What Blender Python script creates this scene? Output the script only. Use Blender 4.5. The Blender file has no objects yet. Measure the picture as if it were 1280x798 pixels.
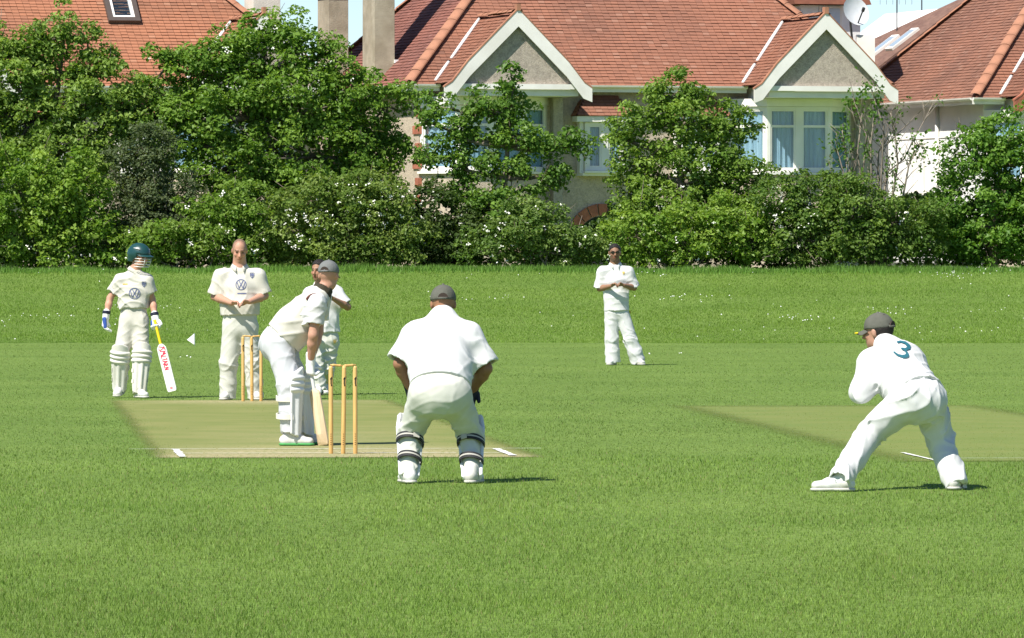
import bpy, bmesh, math, random
import numpy as np
from mathutils import Vector, Matrix
from mathutils.bvhtree import BVHTree

random.seed(7)
rng = np.random.default_rng(11)
SC = bpy.context.scene
COL = SC.collection

# ------------------------------------------------------------------ camera
CAM_H, FPX, HOR, CX0 = 1.61, 8672.0, 318.5, 640.0
cam_d = bpy.data.cameras.new('camera')
cam = bpy.data.objects.new('camera', cam_d)
COL.objects.link(cam)
cam_d.sensor_width = 36.0
cam_d.lens = FPX / 1280.0 * 36.0
cam_d.clip_start = 0.5
cam_d.clip_end = 6000.0
cam.location = (0, 0, CAM_H)
cam.rotation_euler = (math.radians(90) - math.atan((399.0 - HOR) / FPX), 0, 0)
SC.camera = cam

# ------------------------------------------------------------------ sky and sun
SUN_EL, SUN_AZ = math.radians(52), math.radians(40)     # azimuth: to the left of straight behind the camera
sun_dir = Vector((-math.sin(SUN_AZ) * math.cos(SUN_EL), -math.cos(SUN_AZ) * math.cos(SUN_EL), math.sin(SUN_EL)))
W_ = bpy.data.worlds.new('World')
SC.world = W_
W_.use_nodes = True
nt = W_.node_tree
bg = nt.nodes['Background']
sky = nt.nodes.new('ShaderNodeTexSky')
sky.sky_type = 'NISHITA'
sky.sun_disc = False
sky.sun_elevation = SUN_EL
sky.sun_rotation = math.atan2(sun_dir.x, sun_dir.y)
sky.dust_density = 0.6
sky.air_density = 1.0
sky.ozone_density = 4.0
sky.altitude = 2400.0
nt.links.new(sky.outputs[0], bg.inputs[0])
bg.inputs[1].default_value = 0.09
sun_l = bpy.data.lights.new('sun', 'SUN')
sun_l.energy = 4.9
sun_l.angle = math.radians(0.5)
sun_l.color = (1.0, 0.955, 0.88)
sun_o = bpy.data.objects.new('sun', sun_l)
COL.objects.link(sun_o)
sun_o.location = (-40, -40, 60)
sun_o.rotation_euler = sun_dir.to_track_quat('Z', 'Y').to_euler()
SC.view_settings.view_transform = 'Standard'
SC.view_settings.look = 'None'
SC.view_settings.exposure = 0.62
SC.view_settings.gamma = 1.0
SC.view_settings.use_curve_mapping = False
SC.cycles.max_bounces = 8
SC.cycles.transparent_max_bounces = 12

# ------------------------------------------------------------------ helpers: objects
def link(o, parent=None):
    COL.objects.link(o)
    if parent is not None:
        o.parent = parent
    return o

def tag(o, label=None, cat=None, group=None, kind=None):
    if label: o['label'] = label
    if cat: o['category'] = cat
    if group: o['group'] = group
    if kind: o['kind'] = kind
    return o

def empty(name, loc=(0, 0, 0), rz=0.0):
    o = bpy.data.objects.new(name, None)
    COL.objects.link(o)
    o.location = loc
    o.rotation_euler = (0, 0, rz)
    o.empty_display_size = 0.2
    return o

def np_mesh(name, V, F, m=None, smooth=False, col=None):
    V = np.ascontiguousarray(V, dtype=np.float32); F = np.ascontiguousarray(F, dtype=np.int32)
    me = bpy.data.meshes.new(name)
    n, k = F.shape
    me.vertices.add(len(V)); me.vertices.foreach_set('co', V.ravel())
    me.loops.add(n * k); me.loops.foreach_set('vertex_index', F.ravel())
    me.polygons.add(n); me.polygons.foreach_set('loop_start', np.arange(0, n * k, k, dtype=np.int32))
    me.update(calc_edges=True)
    me.polygons.foreach_set('use_smooth', np.full(n, bool(smooth)))
    if col is not None:
        a = me.attributes.new('col', 'FLOAT_COLOR', 'POINT')
        c4 = np.ones((len(V), 4), np.float32); c4[:, :3] = col
        a.data.foreach_set('color', c4.ravel())
    if m: me.materials.append(m)
    return me

def np_obj(name, V, F, m, parent=None, smooth=False, col=None):
    return link(bpy.data.objects.new(name, np_mesh(name, V, F, m, smooth, col)), parent)

class MB:
    """collects boxes, tubes and polygons; build() links them as one mesh object"""
    def __init__(s): s.v = []; s.f = []
    def poly(s, pts):
        i = len(s.v); s.v += [tuple(p) for p in pts]; s.f.append(tuple(range(i, i + len(pts)))); return s
    def obox(s, o, ax, ay, az):
        o, ax, ay, az = Vector(o), Vector(ax), Vector(ay), Vector(az)
        if ax.cross(ay).dot(az) < 0: ax, ay = ay, ax
        i = len(s.v)
        for p in (o, o+ax, o+ax+ay, o+ay, o+az, o+ax+az, o+ax+ay+az, o+ay+az): s.v.append(tuple(p))
        for q in ((0,3,2,1),(4,5,6,7),(0,1,5,4),(1,2,6,5),(2,3,7,6),(3,0,4,7)): s.f.append(tuple(i+j for j in q))
        return s
    def box(s, x0, x1, y0, y1, z0, z1):
        return s.obox((x0,y0,z0), (x1-x0,0,0), (0,y1-y0,0), (0,0,z1-z0))
    def prism(s, pts, ext):
        """closed prism: polygon pts (3-D, planar), extruded by vector ext"""
        pts = [Vector(p) for p in pts]; ext = Vector(ext); n = len(pts); i = len(s.v)
        nrm = Vector((0,0,0))
        for a in range(n): nrm += pts[a].cross(pts[(a+1) % n])
        if nrm.dot(ext) > 0: pts = pts[::-1]
        s.v += [tuple(p) for p in pts] + [tuple(p + ext) for p in pts]
        s.f.append(tuple(range(i, i+n))); s.f.append(tuple(range(i+2*n-1, i+n-1, -1)))
        for a in range(n):
            b = (a+1) % n
            s.f.append((i+a, i+n+a, i+n+b, i+b))
        return s
    def tube(s, pts, rad, n=8, cap=True, flat=None):
        pts = [Vector(p) for p in pts]
        if not isinstance(rad, (list, tuple)): rad = [rad] * len(pts)
        base = len(s.v); ref = None
        for k, p in enumerate(pts):
            t = (pts[min(k+1, len(pts)-1)] - pts[max(k-1, 0)]).normalized()
            if ref is None:
                ref = t.orthogonal().normalized()
            ref = (ref - t * ref.dot(t))
            ref = ref.normalized() if ref.length > 1e-6 else t.orthogonal().normalized()
            b = t.cross(ref)
            for j in range(n):
                a = 2 * math.pi * j / n
                s.v.append(tuple(p + (ref * math.cos(a) + b * math.sin(a)) * rad[k]))
        for k in range(len(pts) - 1):
            for j in range(n):
                a0 = base + k*n + j; a1 = base + k*n + (j+1) % n
                s.f.append((a0, a1, a1 + n, a0 + n))
        if cap:
            s.f.append(tuple(base + j for j in range(n-1, -1, -1)))
            e = base + (len(pts)-1) * n
            s.f.append(tuple(e + j for j in range(n)))
        return s
    def mesh(s, name, m=None, smooth=False, bevel=0.0):
        me = bpy.data.meshes.new(name)
        me.from_pydata(s.v, [], s.f)
        me.update()
        if bevel > 0:
            bm = bmesh.new(); bm.from_mesh(me)
            bmesh.ops.bevel(bm, geom=bm.edges[:], offset=bevel, segments=2, affect='EDGES', profile=0.6, clamp_overlap=True)
            bm.to_mesh(me); bm.free()
        if smooth: me.polygons.foreach_set('use_smooth', np.full(len(me.polygons), True))
        if m: me.materials.append(m)
        return me
    def build(s, name, m, parent=None, smooth=False, bevel=0.0):
        return link(bpy.data.objects.new(name, s.mesh(name, m, smooth, bevel)), parent)

def vnoise(x, y, seed=0):
    """smooth 2-D lattice noise in 0..1"""
    xi = np.floor(x).astype(np.int64); yi = np.floor(y).astype(np.int64)
    fx = x - xi; fy = y - yi
    fx = fx*fx*(3-2*fx); fy = fy*fy*(3-2*fy)
    def h(a, b):
        n = (a * 374761393 + b * 668265263 + seed * 144665) & 0x7fffffff
        n = ((n ^ (n >> 13)) * 1274126177) & 0x7fffffff
        return ((n ^ (n >> 16)) & 0xffff) / 65535.0
    return (h(xi,yi)*(1-fx)+h(xi+1,yi)*fx)*(1-fy) + (h(xi,yi+1)*(1-fx)+h(xi+1,yi+1)*fx)*fy

# ------------------------------------------------------------------ helpers: materials
def nmat(name):
    m = bpy.data.materials.new(name); m.use_nodes = True
    return m, m.node_tree, m.node_tree.nodes['Principled BSDF']

def mat(name, c, rough=0.7, var=0.12, scale=8.0, bump=0.0, bscale=40.0, spec=0.3, metal=0.0, c2=None, stretch=(1,1,1)):
    """noise-varied principled material; c2 is a second colour mixed in by a coarser noise"""
    m, t, b = nmat(name)
    tc = t.nodes.new('ShaderNodeTexCoord'); mp = t.nodes.new('ShaderNodeMapping')
    mp.inputs['Scale'].default_value = stretch
    t.links.new(tc.outputs['Object'], mp.inputs[0])
    n1 = t.nodes.new('ShaderNodeTexNoise'); n1.inputs['Scale'].default_value = scale; n1.inputs['Detail'].default_value = 6
    t.links.new(mp.outputs[0], n1.inputs[0])
    r = t.nodes.new('ShaderNodeMapRange'); r.inputs[1].default_value = 0.25; r.inputs[2].default_value = 0.75
    r.inputs[3].default_value = 1 - var; r.inputs[4].default_value = 1 + var
    t.links.new(n1.outputs[0], r.inputs[0])
    mx = t.nodes.new('ShaderNodeMix'); mx.data_type = 'RGBA'
    mx.inputs[6].default_value = (*c, 1); mx.inputs[7].default_value = (*(c2 or c), 1)
    n2 = t.nodes.new('ShaderNodeTexNoise'); n2.inputs['Scale'].default_value = scale * 0.35; n2.inputs['Detail'].default_value = 8
    t.links.new(mp.outputs[0], n2.inputs[0])
    r2 = t.nodes.new('ShaderNodeMapRange'); r2.inputs[1].default_value = 0.42; r2.inputs[2].default_value = 0.66
    t.links.new(n2.outputs[0], r2.inputs[0]); t.links.new(r2.outputs[0], mx.inputs[0])
    ml = t.nodes.new('ShaderNodeVectorMath'); ml.operation = 'SCALE'
    t.links.new(mx.outputs[2], ml.inputs[0]); t.links.new(r.outputs[0], ml.inputs['Scale'])
    t.links.new(ml.outputs[0], b.inputs['Base Color'])
    b.inputs['Roughness'].default_value = rough; b.inputs['Metallic'].default_value = metal
    b.inputs['Specular IOR Level'].default_value = spec
    if bump > 0:
        n3 = t.nodes.new('ShaderNodeTexNoise'); n3.inputs['Scale'].default_value = bscale; n3.inputs['Detail'].default_value = 5
        t.links.new(mp.outputs[0], n3.inputs[0])
        bp = t.nodes.new('ShaderNodeBump'); bp.inputs['Strength'].default_value = bump; bp.inputs['Distance'].default_value = 0.02
        t.links.new(n3.outputs[0], bp.inputs['Height']); t.links.new(bp.outputs[0], b.inputs['Normal'])
    return m

def colmat(name, rough=0.7, spec=0.25, bump=0.0, bscale=60.0, trans=0.0):
    """colour comes from the mesh's own 'col' attribute; trans adds light passing through thin leaves"""
    m, t, b = nmat(name)
    a = t.nodes.new('ShaderNodeAttribute'); a.attribute_name = 'col'
    t.links.new(a.outputs['Color'], b.inputs['Base Color'])
    b.inputs['Roughness'].default_value = rough; b.inputs['Specular IOR Level'].default_value = spec
    if bump > 0:
        tc = t.nodes.new('ShaderNodeTexCoord')
        n3 = t.nodes.new('ShaderNodeTexNoise'); n3.inputs['Scale'].default_value = bscale; n3.inputs['Detail'].default_value = 4
        t.links.new(tc.outputs['Object'], n3.inputs[0])
        bp = t.nodes.new('ShaderNodeBump'); bp.inputs['Strength'].default_value = bump; bp.inputs['Distance'].default_value = 0.01
        t.links.new(n3.outputs[0], bp.inputs['Height']); t.links.new(bp.outputs[0], b.inputs['Normal'])
    if trans > 0:
        tl = t.nodes.new('ShaderNodeBsdfTranslucent')
        hs = t.nodes.new('ShaderNodeMix'); hs.data_type = 'RGBA'; hs.blend_type = 'MULTIPLY'; hs.inputs[0].default_value = 1
        hs.inputs[7].default_value = (1.3, 1.3, 0.55, 1)
        t.links.new(a.outputs['Color'], hs.inputs[6]); t.links.new(hs.outputs[2], tl.inputs[0])
        ms = t.nodes.new('ShaderNodeMixShader'); ms.inputs[0].default_value = trans
        t.links.new(b.outputs[0], ms.inputs[1]); t.links.new(tl.outputs[0], ms.inputs[2])
        t.links.new(ms.outputs[0], t.nodes['Material Output'].inputs[0])
    return m

def at(px, py, D):
    """world point seen at photo pixel (px, py) at distance D along the view"""
    return Vector(((px - CX0) * D / FPX, D, CAM_H - (py - HOR) * D / FPX))

# ================================================================== GROUND
def smooth01(t):
    t = np.clip(t, 0, 1); return t*t*(3-2*t)
def ground_z(x, y):
    x = np.asarray(x, float); y = np.asarray(y, float)
    z = 1.25 * np.clip((y - 127.0) / 20.0, 0, 1) ** 1.15
    z = z - 0.64 * smooth01((y - 150.5) / 7.0)
    z = z + 0.05 * (vnoise(x*0.25, y*0.25, 3) - 0.5) * smooth01((y - 125) / 4.0)
    return z

# pitch geometry (strip runs slightly to the left as it goes away)
WN = Vector((-1.362, 55.96, 0)); WF = Vector((-2.848, 76.0, 0))
PD = (WF - WN).normalized(); PS = Vector((PD.y, -PD.x, 0))
def pitch_uv(x, y):
    dx = x - WN.x; dy = y - WN.y
    return dx*PS.x + dy*PS.y, dx*PD.x + dy*PD.y
P2A = Vector((4.6, 54.6, 0))                      # middle of the near end of the old strip on the right
P2D = Vector((-0.066, 1, 0)).normalized(); P2S = Vector((P2D.y, -P2D.x, 0))
def pitch2_uv(x, y):
    dx = x - P2A.x; dy = y - P2A.y
    return dx*P2S.x + dy*P2S.y, dx*P2D.x + dy*P2D.y
def pitch_mask(x, y):
    u, v = pitch_uv(x, y)
    wob = 0.10*(vnoise(x*9, y*2.5, 6)-0.5)
    a = smooth01((1.72 + wob - np.abs(u)) / 0.6) * smooth01((v + 1.15 + 2*wob) / 0.35) * smooth01((21.0 + 2*wob - v) / 0.8)
    u2, v2 = pitch2_uv(x, y)
    b = smooth01((1.80 + wob - np.abs(u2)) / 0.7) * smooth01((v2 + 0.9 + 2*wob) / 0.7) * smooth01((20.0 + 2*wob - v2) / 2.0)
    return a, b

def ground_mat():
    m, t, b = nmat('turf_ground')
    geo = t.nodes.new('ShaderNodeNewGeometry')
    n1 = t.nodes.new('ShaderNodeTexNoise'); n1.inputs['Scale'].default_value = 0.35; n1.inputs['Detail'].default_value = 8
    n2 = t.nodes.new('ShaderNodeTexNoise'); n2.inputs['Scale'].default_value = 14; n2.inputs['Detail'].default_value = 8
    t.links.new(geo.outputs['Position'], n1.inputs[0]); t.links.new(geo.outputs['Position'], n2.inputs[0])
    r1 = t.nodes.new('ShaderNodeValToRGB'); r1.color_ramp.elements[0].position = 0.3; r1.color_ramp.elements[1].position = 0.7
    r1.color_ramp.elements[0].color = (0.115, 0.185, 0.036, 1); r1.color_ramp.elements[1].color = (0.155, 0.23, 0.05, 1)
    t.links.new(n1.outputs[0], r1.inputs[0])
    r2 = t.nodes.new('ShaderNodeMapRange'); r2.inputs[1].default_value = 0.3; r2.inputs[2].default_value = 0.7
    r2.inputs[3].default_value = 0.6; r2.inputs[4].default_value = 1.35
    t.links.new(n2.outputs[0], r2.inputs[0])
    sc = t.nodes.new('ShaderNodeVectorMath'); sc.operation = 'SCALE'
    t.links.new(r1.outputs[0], sc.inputs[0]); t.links.new(r2.outputs[0], sc.inputs['Scale'])
    t.links.new(sc.outputs[0], b.inputs['Base Color'])
    b.inputs['Roughness'].default_value = 0.95; b.inputs['Specular IOR Level'].default_value = 0.1
    bp = t.nodes.new('ShaderNodeBump'); bp.inputs['Strength'].default_value = 0.6; bp.inputs['Distance'].default_value = 0.03
    t.links.new(n2.outputs[0], bp.inputs['Height']); t.links.new(bp.outputs[0], b.inputs['Normal'])
    return m

def build_ground():
    xs = np.concatenate([np.linspace(-3000, -60, 12), np.linspace(-55, 55, 111), np.linspace(60, 3000, 12)])
    ys = np.concatenate([np.linspace(-400, 0, 6), np.linspace(10, 120, 23), np.linspace(122, 170, 97), np.linspace(180, 4000, 14)])
    X, Y = np.meshgrid(xs, ys, indexing='ij')
    Z = ground_z(X, Y)
    V = np.stack([X, Y, Z], -1).reshape(-1, 3)
    nx, ny = len(xs), len(ys)
    I = np.arange(nx*ny).reshape(nx, ny)
    F = np.stack([I[:-1,:-1], I[1:,:-1], I[1:,1:], I[:-1,1:]], -1).reshape(-1, 4)
    o = np_obj('ground', V, F, ground_mat(), smooth=True)
    tag(o, 'mown cricket field rising to a grass bank at the hedge', kind='structure')
build_ground()

def pitch_mat(name, ca, cb, cc):
    m, t, b = nmat(name)
    tc = t.nodes.new('ShaderNodeTexCoord')
    n1 = t.nodes.new('ShaderNodeTexNoise'); n1.inputs['Scale'].default_value = 1.3; n1.inputs['Detail'].default_value = 9
    n2 = t.nodes.new('ShaderNodeTexNoise'); n2.inputs['Scale'].default_value = 22; n2.inputs['Detail'].default_value = 6
    t.links.new(tc.outputs['Object'], n1.inputs[0]); t.links.new(tc.outputs['Object'], n2.inputs[0])
    a = t.nodes.new('ShaderNodeAttribute'); a.attribute_name = 'col'
    sep = t.nodes.new('ShaderNodeSeparateColor'); t.links.new(a.outputs['Color'], sep.inputs[0])
    r1 = t.nodes.new('ShaderNodeValToRGB'); r1.color_ramp.elements[0].position = 0.35; r1.color_ramp.elements[1].position = 0.68
    r1.color_ramp.elements[0].color = (*ca, 1); r1.color_ramp.elements[1].color = (*cb, 1)
    t.links.new(n1.outputs[0], r1.inputs[0])
    mx = t.nodes.new('ShaderNodeMix'); mx.data_type = 'RGBA'
    ad = t.nodes.new('ShaderNodeMath'); ad.operation = 'MULTIPLY'
    r3 = t.nodes.new('ShaderNodeMapRange'); r3.inputs[1].default_value = 0.35; r3.inputs[2].default_value = 0.6
    t.links.new(n2.outputs[0], r3.inputs[0])
    t.links.new(sep.outputs[0], ad.inputs[0]); t.links.new(r3.outputs[0], ad.inputs[1])
    t.links.new(ad.outputs[0], mx.inputs[0]); t.links.new(r1.outputs[0], mx.inputs[6]); mx.inputs[7].default_value = (*cc, 1)
    eg = t.nodes.new('ShaderNodeMath'); eg.operation = 'ADD'; es = t.nodes.new('ShaderNodeMapRange')
    es.inputs[1].default_value = 0.3; es.inputs[2].default_value = 0.7; es.inputs[3].default_value = -0.35; es.inputs[4].default_value = 0.35
    t.links.new(n2.outputs[0], es.inputs[0]); t.links.new(sep.outputs[1], eg.inputs[0]); t.links.new(es.outputs[0], eg.inputs[1]); eg.use_clamp = True
    t.links.new(mx.outputs[2], b.inputs['Base Color'])
    tr = t.nodes.new('ShaderNodeBsdfTransparent'); ms = t.nodes.new('ShaderNodeMixShader')        # the worn turf thins out into the grass at its edge
    t.links.new(eg.outputs[0], ms.inputs[0]); t.links.new(b.outputs[0], ms.inputs[1]); t.links.new(tr.outputs[0], ms.inputs[2])
    t.links.new(ms.outputs[0], t.nodes['Material Output'].inputs[0])
    b.inputs['Roughness'].default_value = 0.95; b.inputs['Specular IOR Level'].default_value = 0.1
    bp = t.nodes.new('ShaderNodeBump'); bp.inputs['Strength'].default_value = 0.4; bp.inputs['Distance'].default_value = 0.01
    t.links.new(n2.outputs[0], bp.inputs['Height']); t.links.new(bp.outputs[0], b.inputs['Normal'])
    return m

def build_strip(name, A, Dv, S, hw, v0, v1, z, m, worn, label, edge=0.4):
    nu, nv = 40, 130
    us = np.linspace(-hw, hw, nu); vs = np.linspace(v0, v1, nv)
    U, Vv = np.meshgrid(us, vs, indexing='ij')
    U2, V2 = U, Vv
    X = A.x + S.x*U2 + Dv.x*V2; Y = A.y + S.y*U2 + Dv.y*V2
    col = np.zeros((nu*nv, 3)); w = worn(U, Vv).reshape(-1); col[:] = w[:, None]
    ed = np.maximum(1 - smooth01((hw - np.abs(U))/edge), np.maximum(1 - smooth01((Vv - v0)/(edge*1.2)), 1 - smooth01((v1 - Vv)/(edge*3)))).reshape(-1); col[:, 1] = ed*1.75 - .36
    I = np.arange(nu*nv).reshape(nu, nv)
    F = np.stack([I[:-1,:-1], I[1:,:-1], I[1:,1:], I[:-1,1:]], -1).reshape(-1, 4)
    o = np_obj(name, np.stack([X, Y, np.full_like(X, z)], -1).reshape(-1, 3), F, m, col=col)
    return tag(o, label, kind='structure')
def worn1(U, V):
    a = np.exp(-((V-0.5)/1.5)**2) * np.exp(-((U+0.1)/1.3)**4) * 1.1
    b = np.exp(-((V+0.7)/0.5)**2) * 0.95
    c = np.exp(-((V-20.0)/1.2)**2) * np.exp(-(U/1.0)**2) * 0.9
    d = np.exp(-((V-5)/3)**2) * np.exp(-(U/0.8)**2) * 0.35
    return np.clip(a + b + c + d, 0, 1)
build_strip('pitch', WN, PD, PS, 1.70, -1.25, 21.3, 0.004,
            pitch_mat('pitch_turf', (0.172, 0.205, 0.058), (0.232, 0.238, 0.082), (0.42, 0.355, 0.21)), worn1, 'closely mown tan cricket pitch with worn ends')
build_strip('old_pitch', P2A, P2D, P2S, 2.0, -1.1, 20.5, 0.004,
            pitch_mat('old_pitch_turf', (0.138, 0.198, 0.045), (0.178, 0.215, 0.058), (0.22, 0.225, 0.08)), lambda U, V: 0.35 + 0.0*U, 'faded strip of an older pitch on the right', 0.9)

M_line = mat('crease_paint', (0.78, 0.78, 0.74), 0.9, 0.15, 30, c2=(0.55, 0.56, 0.42))
def crease(A, Dv, S, pts, name, label, w=0.05):
    b = MB()
    for (u0, v0, u1, v1) in pts:
        n = 14
        for i in range(n):
            ta, tb = i/n, (i+0.93 if random.random() < 0.25 else i+1)/n
            ua, va = u0+(u1-u0)*ta, v0+(v1-v0)*ta; ub, vb = u0+(u1-u0)*tb, v0+(v1-v0)*tb
            d = Vector((ub-ua, vb-va, 0)).normalized(); q = Vector((-d.y, d.x, 0))*w*0.5*random.uniform(0.7, 1.1)
            P = []
            for (uu, vv) in ((ua+q.x, va+q.y), (ub+q.x, vb+q.y), (ub-q.x, vb-q.y), (ua-q.x, va-q.y)):
                p = A + S*uu + Dv*vv; P.append((p.x, p.y, 0.0115))
            b.poly(P)
    o = b.build(name, M_line)
    return tag(o, label, 'pitch marking')
crease(WN, PD, PS, [(-1.32, -0.95, -1.32, 1.25)], 'return_crease', 'white line on the pitch left of the crouching batsman', 0.07)
crease(WN, PD, PS, [(1.32, -0.75, 1.32, 1.2)], 'return_crease', 'white line on the pitch right of the wicketkeeper', 0.07)
crease(WN, PD, PS, [(-1.3, 0.03, 1.3, 0.03)], 'bowling_crease', 'faint white line across the pitch through the near stumps', 0.04)
crease(WN, PD, PS, [(-1.7, 1.25, 1.7, 1.25)], 'popping_crease', 'faint white line across the pitch by the batsman', 0.04)
crease(P2A, P2D, P2S, [(-1.34, 1.6, -1.34, -0.6)], 'return_crease', 'white line on the old strip behind the fielder with number 3', 0.04)
crease(P2A, P2D, P2S, [(-1.3, 0.0, 1.5, 0.0)], 'bowling_crease', 'faint white line across the old strip at right', 0.03)

# ================================================================== GRASS (real blades)
M_grass = colmat('grass_blades', 0.55, 0.25, trans=0.35)
def blades(name, x, y, h, w, col, label, lean=0.5):
    n = len(x)
    z = ground_z(x, y)
    a = rng.uniform(0, 2*np.pi, n); c, s = np.cos(a), np.sin(a)
    la = rng.uniform(0, 2*np.pi, n); ll = h*lean*rng.uniform(0.1, 1.0, n)
    B0 = np.stack([x - c*w/2, y - s*w/2, z - 0.004], -1)
    B1 = np.stack([x + c*w/2, y + s*w/2, z - 0.004], -1)
    T = np.stack([x + np.cos(la)*ll, y + np.sin(la)*ll, z + h], -1)
    V = np.stack([B0, B1, T], 1).reshape(-1, 3)
    F = np.arange(3*n).reshape(-1, 3)
    C = np.repeat(col, 3, axis=0).reshape(-1, 3, 3).copy()
    C = C.reshape(-1, 3)
    o = np_obj(name, V, F, M_grass, col=C)
    return tag(o, label, 'grass', kind='stuff')

def grass_colour(x, y):
    big = vnoise(x*0.16, y*0.045, 21); mid = vnoise(x*0.9, y*0.22, 22); fine = vnoise(x*5, y*1.6, 23)
    g = np.array([0.158, 0.262, 0.040]); yl = np.array([0.245, 0.320, 0.072]); dk = np.array([0.100, 0.200, 0.030])
    t = np.clip(0.5*big + 0.35*mid + 0.35*fine - 0.1, 0, 1)[:, None]
    c = dk*(1-t) + yl*t
    c = 0.45*g + 0.55*c
    n = len(x)
    c = c * (rng.uniform(0.62, 1.42, n)[:, None]) * (0.78 + 0.24*vnoise(x*0.5, y*0.35, 77) + 0.22*vnoise(x*0.22, y*0.06, 78))[:, None]
    straw = rng.random(n) < 0.05
    c[straw] = np.array([0.28, 0.26, 0.11]) * rng.uniform(0.6, 1.1, straw.sum())[:, None]
    return c

def build_grass():
    # outfield: cut turf, finer and denser near the camera
    n = 560000
    q = rng.uniform(1/129.0, 1/26.5, n)
    y = 1/q
    y = y + rng.uniform(-1, 1, n) * 0.03 * y
    x = rng.uniform(-1, 1, n) * (y * 0.0738 * 1.22 + 0.6)
    a, b = pitch_mask(x, y)
    keep = (rng.random(n) > a*0.86) & (rng.random(n) > b*0.62) & (y > 26)
    x, y, b = x[keep], y[keep], b[keep]
    n = len(x)
    c = grass_colour(x, y)
    # the square and the far outfield are cut shorter and look duller
    dull = smooth01((y - 53) / 6.0) * (1 - smooth01((y - 126) / 2.0))
    c = c*(1 - 0.35*dull[:, None]) + np.array([0.155, 0.215, 0.066]) * (0.35*dull[:, None])
    a, b = a[keep], b
    ab = np.clip(0.75*a + 0.6*b, 0, 1)[:, None]
    c = c*(1-ab) + np.array([0.190, 0.228, 0.062])*rng.uniform(.8, 1.2, n)[:, None]*ab
    h = rng.uniform(0.009, 0.024, n) * (0.7 + 0.7*vnoise(x*1.6, y*0.5, 31)) * (1 - 0.30*dull) * (1 - 0.5*ab[:, 0])
    w = rng.uniform(0.0035, 0.007, n) * np.clip(y/42.0, 0.9, 2.6)
    blades('grass', x, y, h, w, c, 'short mown grass of the cricket outfield', 0.9)
    # bank: longer, lusher and clumpy
    n = 330000
    y = rng.uniform(126.5, 149.5, n); x = rng.uniform(-1, 1, n) * (y*0.0738*1.2 + 1)
    cl = vnoise(x*1.6, y*1.1, 41)*0.5 + vnoise(x*0.35, y*0.7, 42)*0.45 + vnoise(x*0.12, y*1.1, 43)*0.3
    c = grass_colour(x, y)
    t = np.clip(cl, 0, 1)[:, None]
    c = c*0.40 + 0.6*(np.array([0.095, 0.215, 0.020])*(1-t) + np.array([0.190, 0.310, 0.034])*t) * rng.uniform(0.75, 1.25, n)[:, None]
    h = rng.uniform(0.012, 0.040, n) * (0.4 + 1.0*cl)
    w = rng.uniform(0.009, 0.018, n)
    blades('bank_grass', x, y, h, w, c, 'longer lush green grass on the bank before the hedge', 0.7)
    # rough edge along the hedge foot
    n = 42000
    y = rng.normal(147.6, 0.55, n); x = rng.uniform(-1, 1, n) * 14
    cl = vnoise(x*1.3, y*1.3, 51)
    c = np.array([0.140, 0.265, 0.045])*rng.uniform(0.65, 1.35, n)[:, None]
    h = rng.uniform(0.05, 0.20, n) * (0.2 + 1.0*cl)
    blades('hedge_foot_grass', x, y, h, rng.uniform(0.014, 0.026, n), c, 'rough tall grass along the foot of the hedge', 0.6)
    # clippings and tufts of dead grass on the near outfield
build_grass()

def build_daisies():
    M = mat('daisy_petals', (0.85, 0.85, 0.80), 0.8, 0.05)
    b = MB()
    pts = []
    for _ in range(14):
        cx, cy, k = random.uniform(-12, 12), random.uniform(127.5, 146.5), random.randint(2, 8)
        for _ in range(k): pts.append((cx + random.gauss(0, 0.45), cy + random.gauss(0, 0.7)))
    for _ in range(60): pts.append((random.uniform(-12, 12), random.uniform(126.5, 147)))
    for (cx, cy, k, sx) in ((3.4, 139, 16, 0.5), (-8.9, 134, 12, 0.35), (9.3, 145.6, 26, 0.45), (2.8, 145.8, 8, 0.4), (5.6, 133.5, 14, 0.3), (7.3, 135.5, 12, 0.3), (-1.0, 139, 12, 0.6)):
        for _ in range(k): pts.append((cx + random.gauss(0, sx), cy + random.gauss(0, 0.5)))
    for (cx, cy) in ((-5.0, 108), (2.7, 112)): 
        for _ in range(3): pts.append((cx + random.gauss(0, .15), cy + random.gauss(0, .5)))
    for (x, y) in pts:
        z = float(ground_z(np.array([x]), np.array([y]))[0]) + (random.uniform(0.04, 0.08) if y > 126 else 0.02)
        r = random.uniform(0.007, 0.014)
        tx, ty = random.uniform(-.3, .3), random.uniform(-.9, -.2)
        ring = [(x + r*math.cos(k*math.pi/3), y + 0.7*r*math.sin(k*math.pi/3), z + r*(ty*-1)*math.sin(k*math.pi/3) + tx*r*math.cos(k*math.pi/3)) for k in range(6)]
        i = len(b.v); b.v += ring + [(x, y - 0.004, z + 0.008)]
        for k in range(6): b.f.append((i+k, i+(k+1) % 6, i+6))
    o = b.build('daisies', M)
    tag(o, 'small white daisies scattered over the grass bank', 'flower', kind='stuff')
build_daisies()

# ================================================================== VEGETATION
M_leaf = colmat('leaves', 0.5, 0.3, trans=0.42)
M_bark = mat('bark', (0.13, 0.10, 0.07), 0.9, 0.3, 12, bump=0.5, c2=(0.22, 0.19, 0.15), stretch=(1, 1, 0.25))
M_bark_pale = mat('pale_bark', (0.26, 0.22, 0.17), 0.9, 0.3, 12, bump=0.5, c2=(0.15, 0.13, 0.10), stretch=(1, 1, 0.25))
M_blossom = mat('blossom', (0.80, 0.79, 0.70), 0.8, 0.08)

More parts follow.
